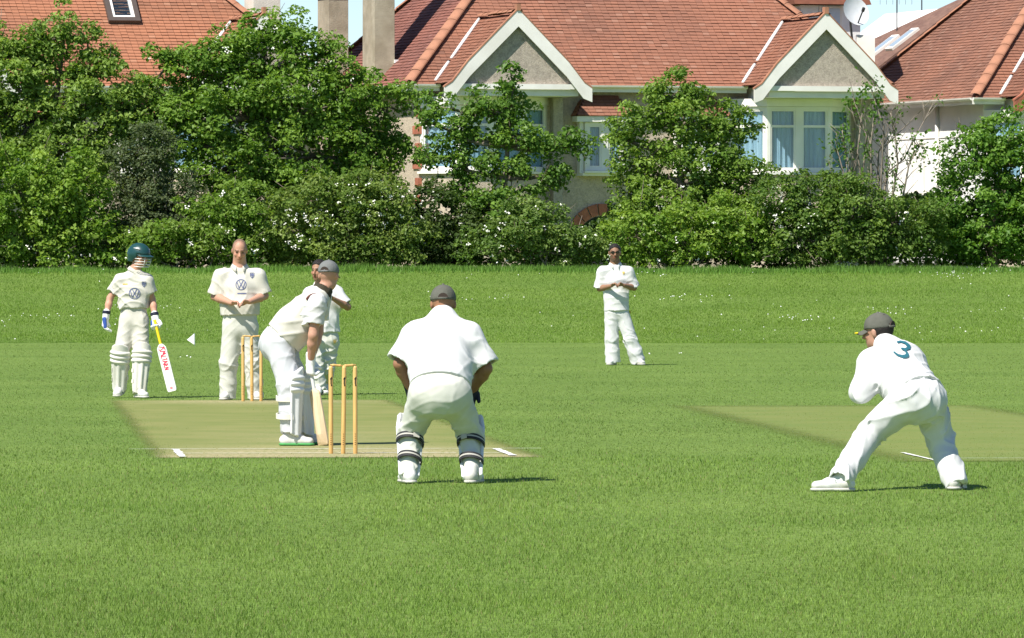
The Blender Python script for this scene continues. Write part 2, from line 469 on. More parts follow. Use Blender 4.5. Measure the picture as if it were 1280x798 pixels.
def leaf_mesh(cent, nrm, size, col):
    """each leaf is a small folded blade of two triangles"""
    n = len(cent)
    nrm = nrm / (np.linalg.norm(nrm, axis=1, keepdims=True) + 1e-9)
    r = rng.normal(size=(n, 3)); ax = r - nrm*np.sum(r*nrm, 1, keepdims=True)
    ax /= np.linalg.norm(ax, axis=1, keepdims=True) + 1e-9
    bx = np.cross(nrm, ax)
    L = size[:, None]; Wd = (size * rng.uniform(0.55, 0.85, n))[:, None]
    droop = nrm * (-0.22) * L
    A = cent - ax*L*0.5; B = cent + bx*Wd*0.5 + nrm*0.12*L; C = cent + ax*L*0.5 + droop; D = cent - bx*Wd*0.5 + nrm*0.12*L
    V = np.stack([A, B, C, D], 1).reshape(-1, 3)
    i = np.arange(n)[:, None]*4
    F = np.concatenate([i + np.array([0, 1, 2]), i + np.array([0, 2, 3])], 1).reshape(-1, 3)
    return V, F, np.repeat(col, 4, axis=0)

def plant(name, label, cat, D, base_px, blobs, leaf=0.12, tuft=0.32, dens=1.0, fill=1.0, tint=(0.085, 0.18, 0.026), tint2=(0.15, 0.26, 0.045),
          group=None, blossom=0, bark=None, stems=1, trunk_r=0.10, seed=0, ground_y=None, blossom_blobs=None, spread=1.04):
    """a tree or bush: tapered trunk or stems, limbs into the crown, and a crown of leaf tufts with gaps"""
    global rng
    R = np.random.default_rng(1000 + seed); rng_old = rng; rng = R
    rnd = random.Random(seed)
    gx = (base_px - CX0)*D/FPX
    gz = float(ground_z(np.array([gx]), np.array([D]))[0])
    root = empty(name, (gx, D, gz))
    tag(root, label, cat, group)
    k = D / FPX
    cents, norms, sizes, cols = [], [], [], []
    tips = []
    t1, t2 = np.array(tint)*np.array([1.15, 1.1, 1.1]), np.array(tint2)*np.array([1.15, 1.1, 1.15])
    cv = []
    for (px, py, rx, ry) in blobs:
        p = at(px, py, D)
        c = np.array([p.x - gx, rnd.uniform(-0.35, 0.35)*min(rx, 45)*k, p.z - gz])
        r = np.array([rx*k, 0.5*(rx+ry)*k*0.95, ry*k])
        cv.append((c, r))
        area = 4*np.pi*((r[0]*r[1])**1.6/3 + (r[0]*r[2])**1.6/3 + (r[1]*r[2])**1.6/3)**(1/1.6)
        nt_ = max(6, int(dens * 1.25 * area / (np.pi*tuft*tuft)))
        for _ in range(nt_):
            d = R.normal(size=3); d /= np.linalg.norm(d)
            if d[1] > 0.55 and R.random() < 0.6: d[1] = -d[1]
            pos = c + d*r*R.uniform(0.55, 1.10)*spread
            if pos[2] < 0.05: pos[2] = R.uniform(0.05, 0.3)
            tr = tuft * R.uniform(0.6, 1.25)
            nl = int(78 * (tr/tuft)**2 * (0.12/leaf)**1.1 * (tuft/0.32)**1.3 * R.uniform(0.7, 1.2))
            u = R.normal(size=(nl, 3)); u /= np.linalg.norm(u, axis=1, keepdims=True)
            u[:, 2] = np.where(R.random(nl) < 0.55, np.abs(u[:, 2]), u[:, 2])
            rad = tr * R.uniform(0.45, 1.1, nl)[:, None]
            P = pos + u*rad*np.array([1, 1, 0.72])
            N = 0.55*u + np.array([0, 0, 0.55]) + 0.5*R.normal(size=(nl, 3)) + 0.2*d
            cents.append(P); norms.append(N); sizes.append(leaf*R.uniform(0.45, 1.35, nl)*R.uniform(.8, 1.2))
            f = np.clip(R.normal(0.45, 0.34) + R.normal(0, 0.22, nl), 0, 1.15)[:, None]
            cc = (t1*(1-f) + t2*f) * R.uniform(0.85, 1.15, nl)[:, None]
            cols.append(cc)
            if R.random() < 0.22: tips.append(pos)
        nf = int(fill * 260 * r[0]*r[1]*r[2] / (leaf/0.12)**2)
        if nf > 0:
            d = R.normal(size=(nf, 3)); d /= np.linalg.norm(d, axis=1, keepdims=True)
            P = c + d*r*(R.random(nf)**0.4)[:, None]*0.85
            P[:, 2] = np.maximum(P[:, 2], 0.03)
            cents.append(P); norms.append(R.normal(size=(nf, 3)) + np.array([0, 0, .5])); sizes.append(leaf*R.uniform(0.8, 1.5, nf))
            cols.append(np.tile(t1*0.9, (nf, 1)) * R.uniform(0.8, 1.1, nf)[:, None])
    cents = np.concatenate(cents); norms = np.concatenate(norms); sizes = np.concatenate(sizes); cols = np.concatenate(cols)
    V, F, Cc = leaf_mesh(cents, norms, sizes, cols)
    o = np_obj('crown', V, F, M_leaf, root, col=Cc); o['kind'] = 'stuff'
    # trunk(s) and limbs
    b = MB()
    order = sorted(cv, key=lambda q: q[0][2])
    for s in range(stems):
        off = Vector((rnd.uniform(-.25, .25)*(stems > 1)*2, rnd.uniform(-.15, .15), 0))
        top = Vector(order[-1 - (s % max(1, len(order)//2))][0])
        pts = []
        for i in range(7):
            t = i/6
            p = off*(1-t) + top*t
            pts.append(p + Vector((rnd.uniform(-.08, .08), rnd.uniform(-.08, .08), 0))*(0 < i < 6)*top.length*0.25)
        pts[0].z = -0.05
        b.tube(pts, [trunk_r*(1-0.82*i/6)/max(1, stems**0.5) for i in range(7)], 7)
        if s == 0: main = pts
    tr_o = b.build('trunk', bark or M_bark, root, smooth=True)
    lb = MB()
    for (c, r) in cv:
        c = Vector(c)
        a = min(main, key=lambda q: (q - c).length + max(0, q.z - c.z)*2)
        mid = a.lerp(c, 0.5) + Vector((rnd.uniform(-.1, .1), rnd.uniform(-.1, .1), -0.08))
        lb.tube([a, mid, c], [trunk_r*0.5, trunk_r*0.36, trunk_r*0.2], 6)
    for p in tips[:140]:
        p = Vector(p)
        c = Vector(min(cv, key=lambda q: np.linalg.norm(q[0] - np.array(p)))[0])
        e = p + (p - c).normalized()*tuft*rnd.uniform(.3, 1.5) + Vector((0, 0, rnd.uniform(0, .2)))
        lb.tube([c, c.lerp(p, .5) + Vector((0, 0, -.03)), p, e], [trunk_r*0.2, trunk_r*0.14, 0.010, 0.005], 4)
    l = lb.build('limb', bark or M_bark, root, smooth=True); l['kind'] = 'stuff'
    if blossom:
        bb = MB()
        src = [(at(px, py, D), rx*k, ry*k) for (px, py, rx, ry) in (blossom_blobs or blobs)]
        for _ in range(blossom):
            p0, rx, rz = rnd.choice(src)
            a = rnd.uniform(0, 6.28); q = rnd.random()**0.5
            x = p0.x - gx + math.cos(a)*q*rx; z = p0.z - gz + math.sin(a)*q*rz
            y = -math.sqrt(max(0, 1-q*q))*0.5*(rx+rz)*0.95 - 0.12
            s = rnd.uniform(0.025, 0.06)
            for _ in range(rnd.randint(3, 7)):
                c = Vector((x + rnd.gauss(0, s*.6), y + rnd.gauss(0, .05), z + rnd.gauss(0, s*.4)))
                e = Vector((rnd.uniform(-1, 1), rnd.uniform(-.4, .4), rnd.uniform(-.3, .5))).normalized()*s*.4
                g = e.cross(Vector((rnd.uniform(-.5, .5), -1, .7))).normalized()*s*.35
                bb.poly([c-e, c+g, c+e, c-g])
        bo = bb.build('blossom', M_blossom, root); bo['kind'] = 'stuff'
    rng = rng_old
    return root

GT = 'trees and bushes of the hedge row'
YG, YG2 = (0.125, 0.235, 0.026), (0.24, 0.36, 0.06)
MG, MG2 = (0.10, 0.20, 0.026), (0.19, 0.31, 0.05)
plant('leafy_tree', 'tall leafy tree at the far left with spiky top shoots over the orange roof', 'tree', 152, 50,
      [(12,102,38,50),(50,78,30,44),(80,44,18,36),(56,46,12,26),(110,52,18,24),(-5,62,20,30),(30,52,16,26),(40,150,52,54),(100,122,30,38),(138,80,15,18),(115,92,28,30),(62,205,80,60),(150,150,34,34),(-30,140,40,60),(134,118,26,24),(160,122,24,22),(120,165,40,40)],
      leaf=0.105, tuft=0.27, tint=(0.115,0.205,0.03), tint2=(0.23,0.345,0.07), group=GT, trunk_r=0.16, seed=1, fill=0.8)
plant('leafy_tree', 'largest tree, broad dense crown right of the skylight and left of the grey chimneys', 'tree', 152.5, 350,
      [(206,86,22,28),(205,125,38,36),(178,150,30,34),(215,175,40,40),(265,78,36,40),(330,44,34,34),(300,70,36,34),(375,56,34,34),(409,66,18,26),(285,140,70,60),(365,125,75,60),(435,125,50,42),(484,132,30,24),(400,195,85,60),(290,205,70,60),(470,195,50,40),(240,138,40,46),(330,265,100,60),(440,262,60,50)],
      leaf=0.105, tuft=0.29, tint=MG, tint2=(0.20,0.33,0.05), group=GT, trunk_r=0.2, seed=2, blossom=14)
plant('willow_bush', 'dull grey green bush with fine leaves between the two big left trees', 'bush', 150.3, 190,
      [(188,185,30,32),(172,225,44,45),(212,250,40,40),(170,285,60,46),(235,295,40,36)],
      leaf=0.07, tuft=0.22, dens=1.2, tint=(0.075,0.115,0.042), tint2=(0.14,0.185,0.085), group=GT, trunk_r=0.07, stems=4, seed=3)
plant('leafy_bush', 'bright green low bush at the left edge of the hedge', 'bush', 149.2, 40,
      [(-20,255,50,70),(25,240,50,60),(80,258,46,56),(118,290,36,38),(60,312,60,30),(100,225,34,34)],
      leaf=0.10, tuft=0.26, tint=YG, tint2=YG2, group=GT, trunk_r=0.06, stems=4, seed=4, blossom=10)
plant('hawthorn_bush', 'low bright bush behind the two left players, yellow green leaves', 'bush', 148.8, 235,
      [(205,300,38,34),(262,284,45,46),(306,300,40,34),(165,312,30,24),(290,260,40,36)],
      leaf=0.085, tuft=0.24, tint=YG, tint2=(0.20,0.30,0.06), group=GT, trunk_r=0.05, stems=4, seed=5, blossom=25)
plant('hawthorn_bush', 'bush with white blossom above the batsman and bowler', 'bush', 149, 425,
      [(420,270,62,52),(362,284,46,48),(395,248,38,26),(482,272,44,44),(516,300,28,32),(440,308,70,28),(455,240,36,22)],
      leaf=0.08, tuft=0.24, tint=(0.115,0.195,0.034), tint2=(0.225,0.31,0.075), group=GT, trunk_r=0.06, stems=5, seed=6, blossom=85,
      blossom_blobs=[(455,245,50,22),(430,270,60,30),(490,260,40,30),(380,285,40,30)])
plant('dark_bush', 'dark leaved bush between blossom bush and central tree', 'bush', 150.5, 555,
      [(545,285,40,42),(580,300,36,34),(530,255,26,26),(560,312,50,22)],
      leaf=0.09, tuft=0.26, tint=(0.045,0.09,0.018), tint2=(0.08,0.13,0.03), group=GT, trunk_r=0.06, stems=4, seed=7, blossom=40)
plant('leafy_tree', 'open branching tree in front of the left white gable', 'tree', 151, 618,
      [(641,106,18,17),(634,134,24,22),(598,128,20,19),(545,133,24,15),(527,150,20,9),(560,165,34,20),(612,165,32,28),(648,168,26,22),(690,186,34,15),(724,182,17,16),(588,205,36,22),(640,212,30,17),(672,232,26,13),(570,238,34,22),(620,262,44,34),(548,196,28,14),(700,214,14,9)],
      leaf=0.10, tuft=0.24, dens=1.0, fill=0.45, tint=(0.085,0.18,0.027), tint2=(0.175,0.30,0.048), group=GT, trunk_r=0.11, seed=8)
plant('hawthorn_bush', 'pale green flowering bush below the open branching tree', 'bush', 148.9, 660,
      [(618,306,40,28),(662,292,40,40),(712,304,38,28),(745,314,24,20),(686,270,24,20),(640,275,26,26)],
      leaf=0.08, tuft=0.24, tint=(0.10,0.185,0.035), tint2=(0.19,0.28,0.07), group=GT, trunk_r=0.05, stems=5, seed=9, blossom=36)
plant('leafy_tree', 'rounded tree hiding the middle of the semi-detached house behind the lone fielder', 'tree', 151, 850,
      [(850,116,28,20),(822,118,20,16),(790,152,30,26),(866,150,50,36),(917,160,32,30),(800,205,38,36),(860,212,64,44),(925,215,34,40),(800,262,42,46),(868,275,66,50),(930,275,36,46),(775,172,16,20)],
      leaf=0.095, tuft=0.26, tint=(0.105,0.20,0.028), tint2=(0.21,0.325,0.055), group=GT, trunk_r=0.14, seed=10, blossom=14, blossom_blobs=[(860,240,60,50),(800,260,40,40)])
plant('leafy_bush', 'mid green bush at the foot of the rounded tree behind the lone fielder', 'bush', 149.2, 850,
      [(795,296,40,40),(850,300,46,38),(905,290,46,44),(945,300,30,36)],
      leaf=0.09, tuft=0.25, tint=YG, tint2=YG2, group=GT, trunk_r=0.05, stems=5, seed=11, blossom=14)
plant('hawthorn_bush', 'wide bush with white blossom under the right bay window', 'bush', 149.3, 1040,
      [(972,250,34,36),(1018,258,44,42),(1045,238,26,20),(1075,262,46,40),(1125,280,44,44),(1000,298,50,38),(1075,302,60,34),(1145,305,40,30),(1160,270,20,30)],
      leaf=0.085, tuft=0.25, tint=(0.085,0.165,0.028), tint2=(0.165,0.26,0.05), group=GT, trunk_r=0.07, stems=6, seed=12, blossom=80,
      blossom_blobs=[(968,240,18,18),(975,262,24,30),(1000,280,40,30),(1085,300,40,14),(1120,285,40,40),(1060,330,16,4)])
plant('leafy_tree', 'dense rounded tree at the right edge before the white house', 'tree', 150.5, 1240,
      [(1216,196,38,44),(1252,178,36,36),(1226,262,62,58),(1282,200,40,60),(1285,270,40,60),(1186,272,24,36),(1230,305,66,30),(1330,240,50,80)],
      leaf=0.10, tuft=0.27, tint=(0.092,0.205,0.026), tint2=(0.18,0.32,0.05), group=GT, trunk_r=0.13, seed=13)

def undergrowth():
    """continuous dark growth low down behind the bushes, so that no wall shows through their feet"""
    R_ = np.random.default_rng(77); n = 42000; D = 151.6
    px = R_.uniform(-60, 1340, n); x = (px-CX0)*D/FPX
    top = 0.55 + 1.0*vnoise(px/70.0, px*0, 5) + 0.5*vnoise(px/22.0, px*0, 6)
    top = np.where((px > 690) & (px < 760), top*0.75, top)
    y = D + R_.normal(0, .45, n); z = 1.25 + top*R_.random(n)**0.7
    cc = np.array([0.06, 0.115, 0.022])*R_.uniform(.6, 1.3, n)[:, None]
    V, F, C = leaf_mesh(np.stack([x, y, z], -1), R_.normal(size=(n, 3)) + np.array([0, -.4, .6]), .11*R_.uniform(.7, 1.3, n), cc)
    o = np_obj('undergrowth', V, F, M_leaf, col=C)
    tag(o, 'dark leafy undergrowth filling the foot of the hedge row', 'undergrowth', kind='stuff')
undergrowth()

def bare_shrub():
    D = 149.8; R = random.Random(5)
    x0 = (1095-CX0)*D/FPX; gz = float(ground_z(np.array([x0]), np.array([D]))[0])
    root = empty('twiggy_shrub', (x0, D, gz))
    tag(root, 'sparse upright shrub of bare twigs with few leaf tufts beside the right bay', 'bush', GT)
    k = D/FPX
    paths = [(1098,250,1098,190,1112,178,1150,140),(1104,250,1110,215,1130,200,1168,128),(1080,250,1072,190,1078,140),(1070,250,1060,200,1052,160),(1115,250,1122,205,1118,165,1112,140),(1090,250,1088,180,1094,130),(1128,250,1136,205,1150,180),(1062,250,1054,215,1046,185),(1075,250,1084,170,1066,120),(1100,250,1104,160,1088,112)]
    cents, norms, sizes, cols = [], [], [], []
    nr = np.random.default_rng(5)
    bs = []
    for pth in paths:
        pts = []
        yo = R.uniform(-.3, .3)
        for i in range(0, len(pth), 2):
            p = at(pth[i], pth[i+1], D); pts.append(Vector((p.x - x0, yo*(i > 0) + R.uniform(-.05, .05), p.z - gz)))
        pts = [Vector((R.uniform(-.3, .3), 0, 0))] + pts
        b = MB(); b.tube(pts, [0.035*(1 - 0.75*i/(len(pts)-1)) for i in range(len(pts))], 5)
        for i in range(2, len(pts)):
            for _ in range(5):
                t = R.random(); p = pts[i-1].lerp(pts[i], t)
                e = p + Vector((R.uniform(-.35, .35), R.uniform(-.25, .25), R.uniform(.2, .6)))
                b.tube([p, p.lerp(e, .5) + Vector((R.uniform(-.05, .05), 0, 0)), e], [0.012, 0.009, 0.005], 4)
                if R.random() < 0.22:
                    m = 14; cents.append(np.array(e) + nr.normal(size=(m, 3))*0.09)
                    norms.append(nr.normal(size=(m, 3)) + np.array([0, -.3, .5])); sizes.append(0.09*nr.uniform(.6, 1.2, m))
                    cols.append(np.array([0.11, 0.21, 0.035])*nr.uniform(.7, 1.3, m)[:, None])
        bs.append(b)
        if R.random() < 0.6:
            m = 60; cents.append(np.array(pts[-1]) + nr.normal(size=(m, 3))*np.array([.12, .12, .22]) - np.array([0, 0, .15]))
            norms.append(nr.normal(size=(m, 3)) + np.array([0, -.3, .5])); sizes.append(0.10*nr.uniform(.6, 1.2, m))
            cols.append(np.array([0.105, 0.21, 0.03])*nr.uniform(.7, 1.3, m)[:, None])
    for b in bs: b.build('stem', M_bark_pale, root, smooth=True)
    V, F, C = leaf_mesh(np.concatenate(cents), np.concatenate(norms), np.concatenate(sizes), np.concatenate(cols))
    o = np_obj('foliage', V, F, M_leaf, root, col=C); o['kind'] = 'stuff'
bare_shrub()

# ================================================================== HOUSES
YAW = math.radians(16.5)
M_tile = colmat('clay_tiles', 0.8, 0.2, bump=0.25, bscale=30)
M_deck = mat('roof_deck', (0.16, 0.06, 0.035), 0.9, 0.2, 6)
M_hip = mat('hip_tile_clay', (0.37, 0.175, 0.105), 0.8, 0.2, 5, c2=(0.31, 0.14, 0.085))
M_white = mat('white_paint', (0.84, 0.81, 0.75), 0.5, 0.05, 3, c2=(0.74, 0.71, 0.64))
M_dash = mat('pebbledash', (0.54, 0.445, 0.345), 0.95, 0.22, 26, bump=0.9, bscale=55, c2=(0.43, 0.355, 0.28))
M_dash_grey = mat('grey_pebbledash', (0.46, 0.395, 0.32), 0.95, 0.25, 30, bump=0.9, bscale=55, c2=(0.36, 0.305, 0.25))
M_wwall = mat('white_render', (0.82, 0.82, 0.80), 0.9, 0.05, 2, bump=0.2, bscale=30)
M_chim = mat('chimney_render', (0.40, 0.355, 0.26), 0.95, 0.15, 5, bump=0.4, bscale=30, c2=(0.31, 0.27, 0.19))
M_chim2 = mat('pale_chimney_render', (0.62, 0.58, 0.50), 0.95, 0.12, 5, bump=0.3, bscale=30)
M_lead = mat('white_flashing', (0.75, 0.75, 0.74), 0.7, 0.1, 5)
M_pipe = mat('dark_pipe', (0.05, 0.05, 0.05), 0.5, 0.1)
M_brick = mat('red_brick', (0.42, 0.15, 0.09), 0.9, 0.2, 9, bump=0.4, c2=(0.33, 0.11, 0.07))
M_dark = mat('dark_interior', (0.03, 0.03, 0.035), 0.8, 0.1)
M_curtain = mat('net_curtain', (0.46, 0.56, 0.61), 0.9, 0.1, 6, c2=(0.68, 0.74, 0.76), stretch=(6, 6, .6))
M_pot = mat('chimney_pot_clay', (0.45, 0.2, 0.11), 0.85, 0.15, 8)
def glass_mat():
    m, t, b = nmat('window_glass')
    g = t.nodes.new('ShaderNodeBsdfGlossy'); g.inputs['Roughness'].default_value = 0.03
    tr = t.nodes.new('ShaderNodeBsdfTransparent'); tr.inputs[0].default_value = (0.80, 0.88, 0.92, 1)
    fr = t.nodes.new('ShaderNodeLayerWeight'); pw = t.nodes.new('ShaderNodeMath'); pw.operation = 'POWER'; pw.inputs[1].default_value = 4.0
    ad = t.nodes.new('ShaderNodeMath'); ad.operation = 'MULTIPLY_ADD'; ad.inputs[1].default_value = 0.6; ad.inputs[2].default_value = 0.05
    t.links.new(fr.outputs['Facing'], pw.inputs[0]); t.links.new(pw.outputs[0], ad.inputs[0])
    ms = t.nodes.new('ShaderNodeMixShader'); t.links.new(ad.outputs[0], ms.inputs[0])
    t.links.new(tr.outputs[0], ms.inputs[1]); t.links.new(g.outputs[0], ms.inputs[2])
    t.links.new(ms.outputs[0], t.nodes['Material Output'].inputs[0])
    return m
M_glass = glass_mat()

GA, TW = 0.108, 0.17           # tile gauge and width
def tile_plane(acc, O, A, S, length, lo, hi, excl=None, tint=(1, 1, 1), seed=0):
    """courses of single clay tiles on a roof plane: O origin at the eave, A along it, S up the slope"""
    R = np.random.default_rng(seed)
    O, A, S = Vector(O), Vector(A).normalized(), Vector(S).normalized()
    N = A.cross(S).normalized()
    if N.z < 0: N = -N
    On, An, Sn, Nn = (np.array(q) for q in (O, A, S, N))
    ncourse = int(length / GA)
    for i in range(ncourse):
        s = i*GA; l0, h0 = lo(s + GA*.5), hi(s + GA*.5)
        if h0 - l0 < TW: continue
        a = np.arange(l0 - TW + (i % 2)*TW*0.5, h0 + TW, TW)
        a0 = np.clip(a, l0, h0); a1 = np.clip(a + TW - 0.006, l0, h0)
        ok = a1 - a0 > 0.02
        if excl is not None: ok &= ~excl((a0+a1)/2, s + GA*.5)
        a0, a1 = a0[ok], a1[ok]; n = len(a0)
        if n == 0: continue
        lift = 0.024 + R.uniform(-0.004, 0.006, n); lift2 = lift + R.uniform(-0.004, 0.004, n)
        s0 = s + R.uniform(-0.006, 0.006, n)
        def pt(aa, ss, nn): return On + aa[:, None]*An + np.broadcast_to(ss, aa.shape)[:, None]*Sn + nn[:, None]*Nn
        z = np.zeros(n)
        V = np.stack([pt(a0, s0, lift), pt(a1, s0, lift2), pt(a1, s + GA*1.3, z + 0.004), pt(a0, s + GA*1.3, z + 0.004),
                      pt(a0, s0, lift), pt(a1, s0, lift2), pt(a0, s0 + 0.002, lift - 0.026), pt(a1, s0 + 0.002, lift2 - 0.026)], 1)
        f = R.normal(0, 1, n)
        am = (a0+a1)/2
        patch = vnoise(am*0.8 + seed*7, np.full(n, s*1.0), seed+3) - 0.5
        base = np.array([0.318, 0.140, 0.088])
        dark = np.array([0.205, 0.100, 0.070]); pale = np.array([0.37, 0.20, 0.14])
        w = np.clip(0.30 - 0.12*f - 0.75*patch, 0, 1)[:, None]
        c = base*(1-w) + dark*w
        pw = (R.random(n) < 0.05)[:, None]*0.5
        c = (c*(1-pw) + pale*pw) * np.array(tint)
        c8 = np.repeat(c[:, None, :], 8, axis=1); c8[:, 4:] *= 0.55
        acc.append((V, c8.reshape(-1, 3)))
def tiles_obj(acc, parent):
    V = np.concatenate([a[0].reshape(-1, 3) for a in acc]); C = np.concatenate([a[1] for a in acc])
    n = len(V)//8; i = np.arange(n)[:, None]*8
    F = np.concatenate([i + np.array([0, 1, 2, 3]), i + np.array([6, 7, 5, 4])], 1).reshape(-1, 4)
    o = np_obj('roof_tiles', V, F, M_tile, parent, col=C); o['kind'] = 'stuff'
    return o

def make_hip_tile_mesh(r=0.145, L=0.44):
    b = MB(); n = 8
    for k, (y, rr, z) in enumerate(((0, r*1.03, 0.010), (L*1.04, r*0.99, 0.0))):
        for j in range(n+1):
            a = math.pi*(j/n); b.v.append((rr*math.cos(a), y, rr*0.48*math.sin(a) + z - 0.025))
    for j in range(n): b.f.append((j, j+1, n+1+j+1, n+1+j))
    i = len(b.v)
    for j in range(n+1):
        a = math.pi*(j/n); b.v.append((r*0.98*math.cos(a), 0, r*0.98*0.48*math.sin(a) - 0.015))
    for j in range(n): b.f.append((i+j, i+j+1, j+1, j))
    return b.mesh('hip_tile', M_hip, smooth=False)
HIP_ME = make_hip_tile_mesh()
def hip_run(P, Q, roof, L=0.44, name='hip_tile', smax=None):
    P, Q = Vector(P), Vector(Q); d = (Q-P); n = int(d.length/L)
    if smax: n = min(n, int(smax/L))
    q = d.to_track_quat('Y', 'Z')
    for i in range(n):
        o = bpy.data.objects.new(name, HIP_ME); link(o, roof)
        o.rotation_mode = 'QUATERNION'; o.rotation_quaternion = q
        o.location = P + d.normalized()*(i*L) + Vector((0, 0, random.uniform(-.006, .006)))

def facet_window(house, P, Q, z0, z1, ntyp, split=0.30, curtain=True, m=15):
    """white framed window facet between plan points P, Q: posts, transom, panes, curtains"""
    P, Q = Vector((*P, 0)), Vector((*Q, 0)); d = (Q-P); L = d.length; d = d/L
    n = Vector((d.y, -d.x, 0))
    fr = MB(); tk = 0.09
    def bar(a0, a1, za, zb, out=0.0, th=tk):
        fr.obox(P + d*a0 + n*(out - th) + Vector((0, 0, za)), d*(a1-a0), n*th, Vector((0, 0, zb-za)))
    pw = 0.085
    bar(0, pw, z0, z1); bar(L-pw, L, z0, z1)
    bar(pw, L-pw, z1-0.07, z1, -0.002); bar(pw, L-pw, z0, z0+0.07, -0.002)
    inner = L - 2*pw; w = (inner - (ntyp-1)*0.17)/ntyp
    zt = z1 - (z1-z0)*split
    win = []
    for i in range(ntyp):
        a0 = pw + i*(w+0.17); a1 = a0 + w
        if i < ntyp-1: bar(a1, a1+0.17, z0+0.07, z1-0.07, -0.003)
        win.append((a0, a1))
    f = fr.build('window_frame', M_white, house)
    sl = MB(); sl.obox(P - d*0.03 + n*(-0.05) + Vector((0, 0, z0-0.06)), d*(L+0.06), n*0.14, Vector((0, 0, 0.055)))
    sl.build('sill', M_white, f)
    for (a0, a1) in win:
        sb = MB()
        def sbar(b0, b1, za, zb):
            sb.obox(P + d*b0 + n*(-0.072) + Vector((0, 0, za)), d*(b1-b0), n*0.05, Vector((0, 0, zb-za)))
        sbar(a0, a0+.045, z0+.07, z1-.07); sbar(a1-.045, a1, z0+.07, z1-.07)
        sbar(a0+.045, a1-.045, z1-.115, z1-.07); sbar(a0+.045, a1-.045, z0+.07, z0+.115); sbar(a0+.045, a1-.045, zt-.03, zt+.03)
        sb.build('sash', M_white, f)
        for (za, zb) in ((z0+.115, zt-.03), (zt+.03, z1-.115)):
            g = MB(); g.obox(P + d*(a0+.045) + n*(-0.052) + Vector((0, 0, za)), d*(a1-a0-.09), n*0.006, Vector((0, 0, zb-za)))
            g.build('pane', M_glass, f)
        if curtain:
            c = MB(); nn = 28; pts = []
            for j in range(nn+1):
                t = j/nn
                off = -0.105 + 0.022*math.sin(t*nn*1.15 + a0*9) + 0.01*math.sin(t*nn*2.7)
                pts.append(P + d*(a0-0.02+(a1-a0+0.04)*t) + n*off)
            for j in range(nn):
                p, q = pts[j], pts[j+1]
                c.poly([(p.x, p.y, z0+.06), (q.x, q.y, z0+.06), (q.x, q.y, z1-.06), (p.x, p.y, z1-.06)])
            c.build('curtain', M_curtain, f, smooth=True)
    bk = MB(); bk.obox(P + d*0.02 - n*0.34 + Vector((0, 0, z0)), d*(L-.04), n*0.02, Vector((0, 0, z1-z0)))
    bk.build('room_shade', M_dark, f)
    return f

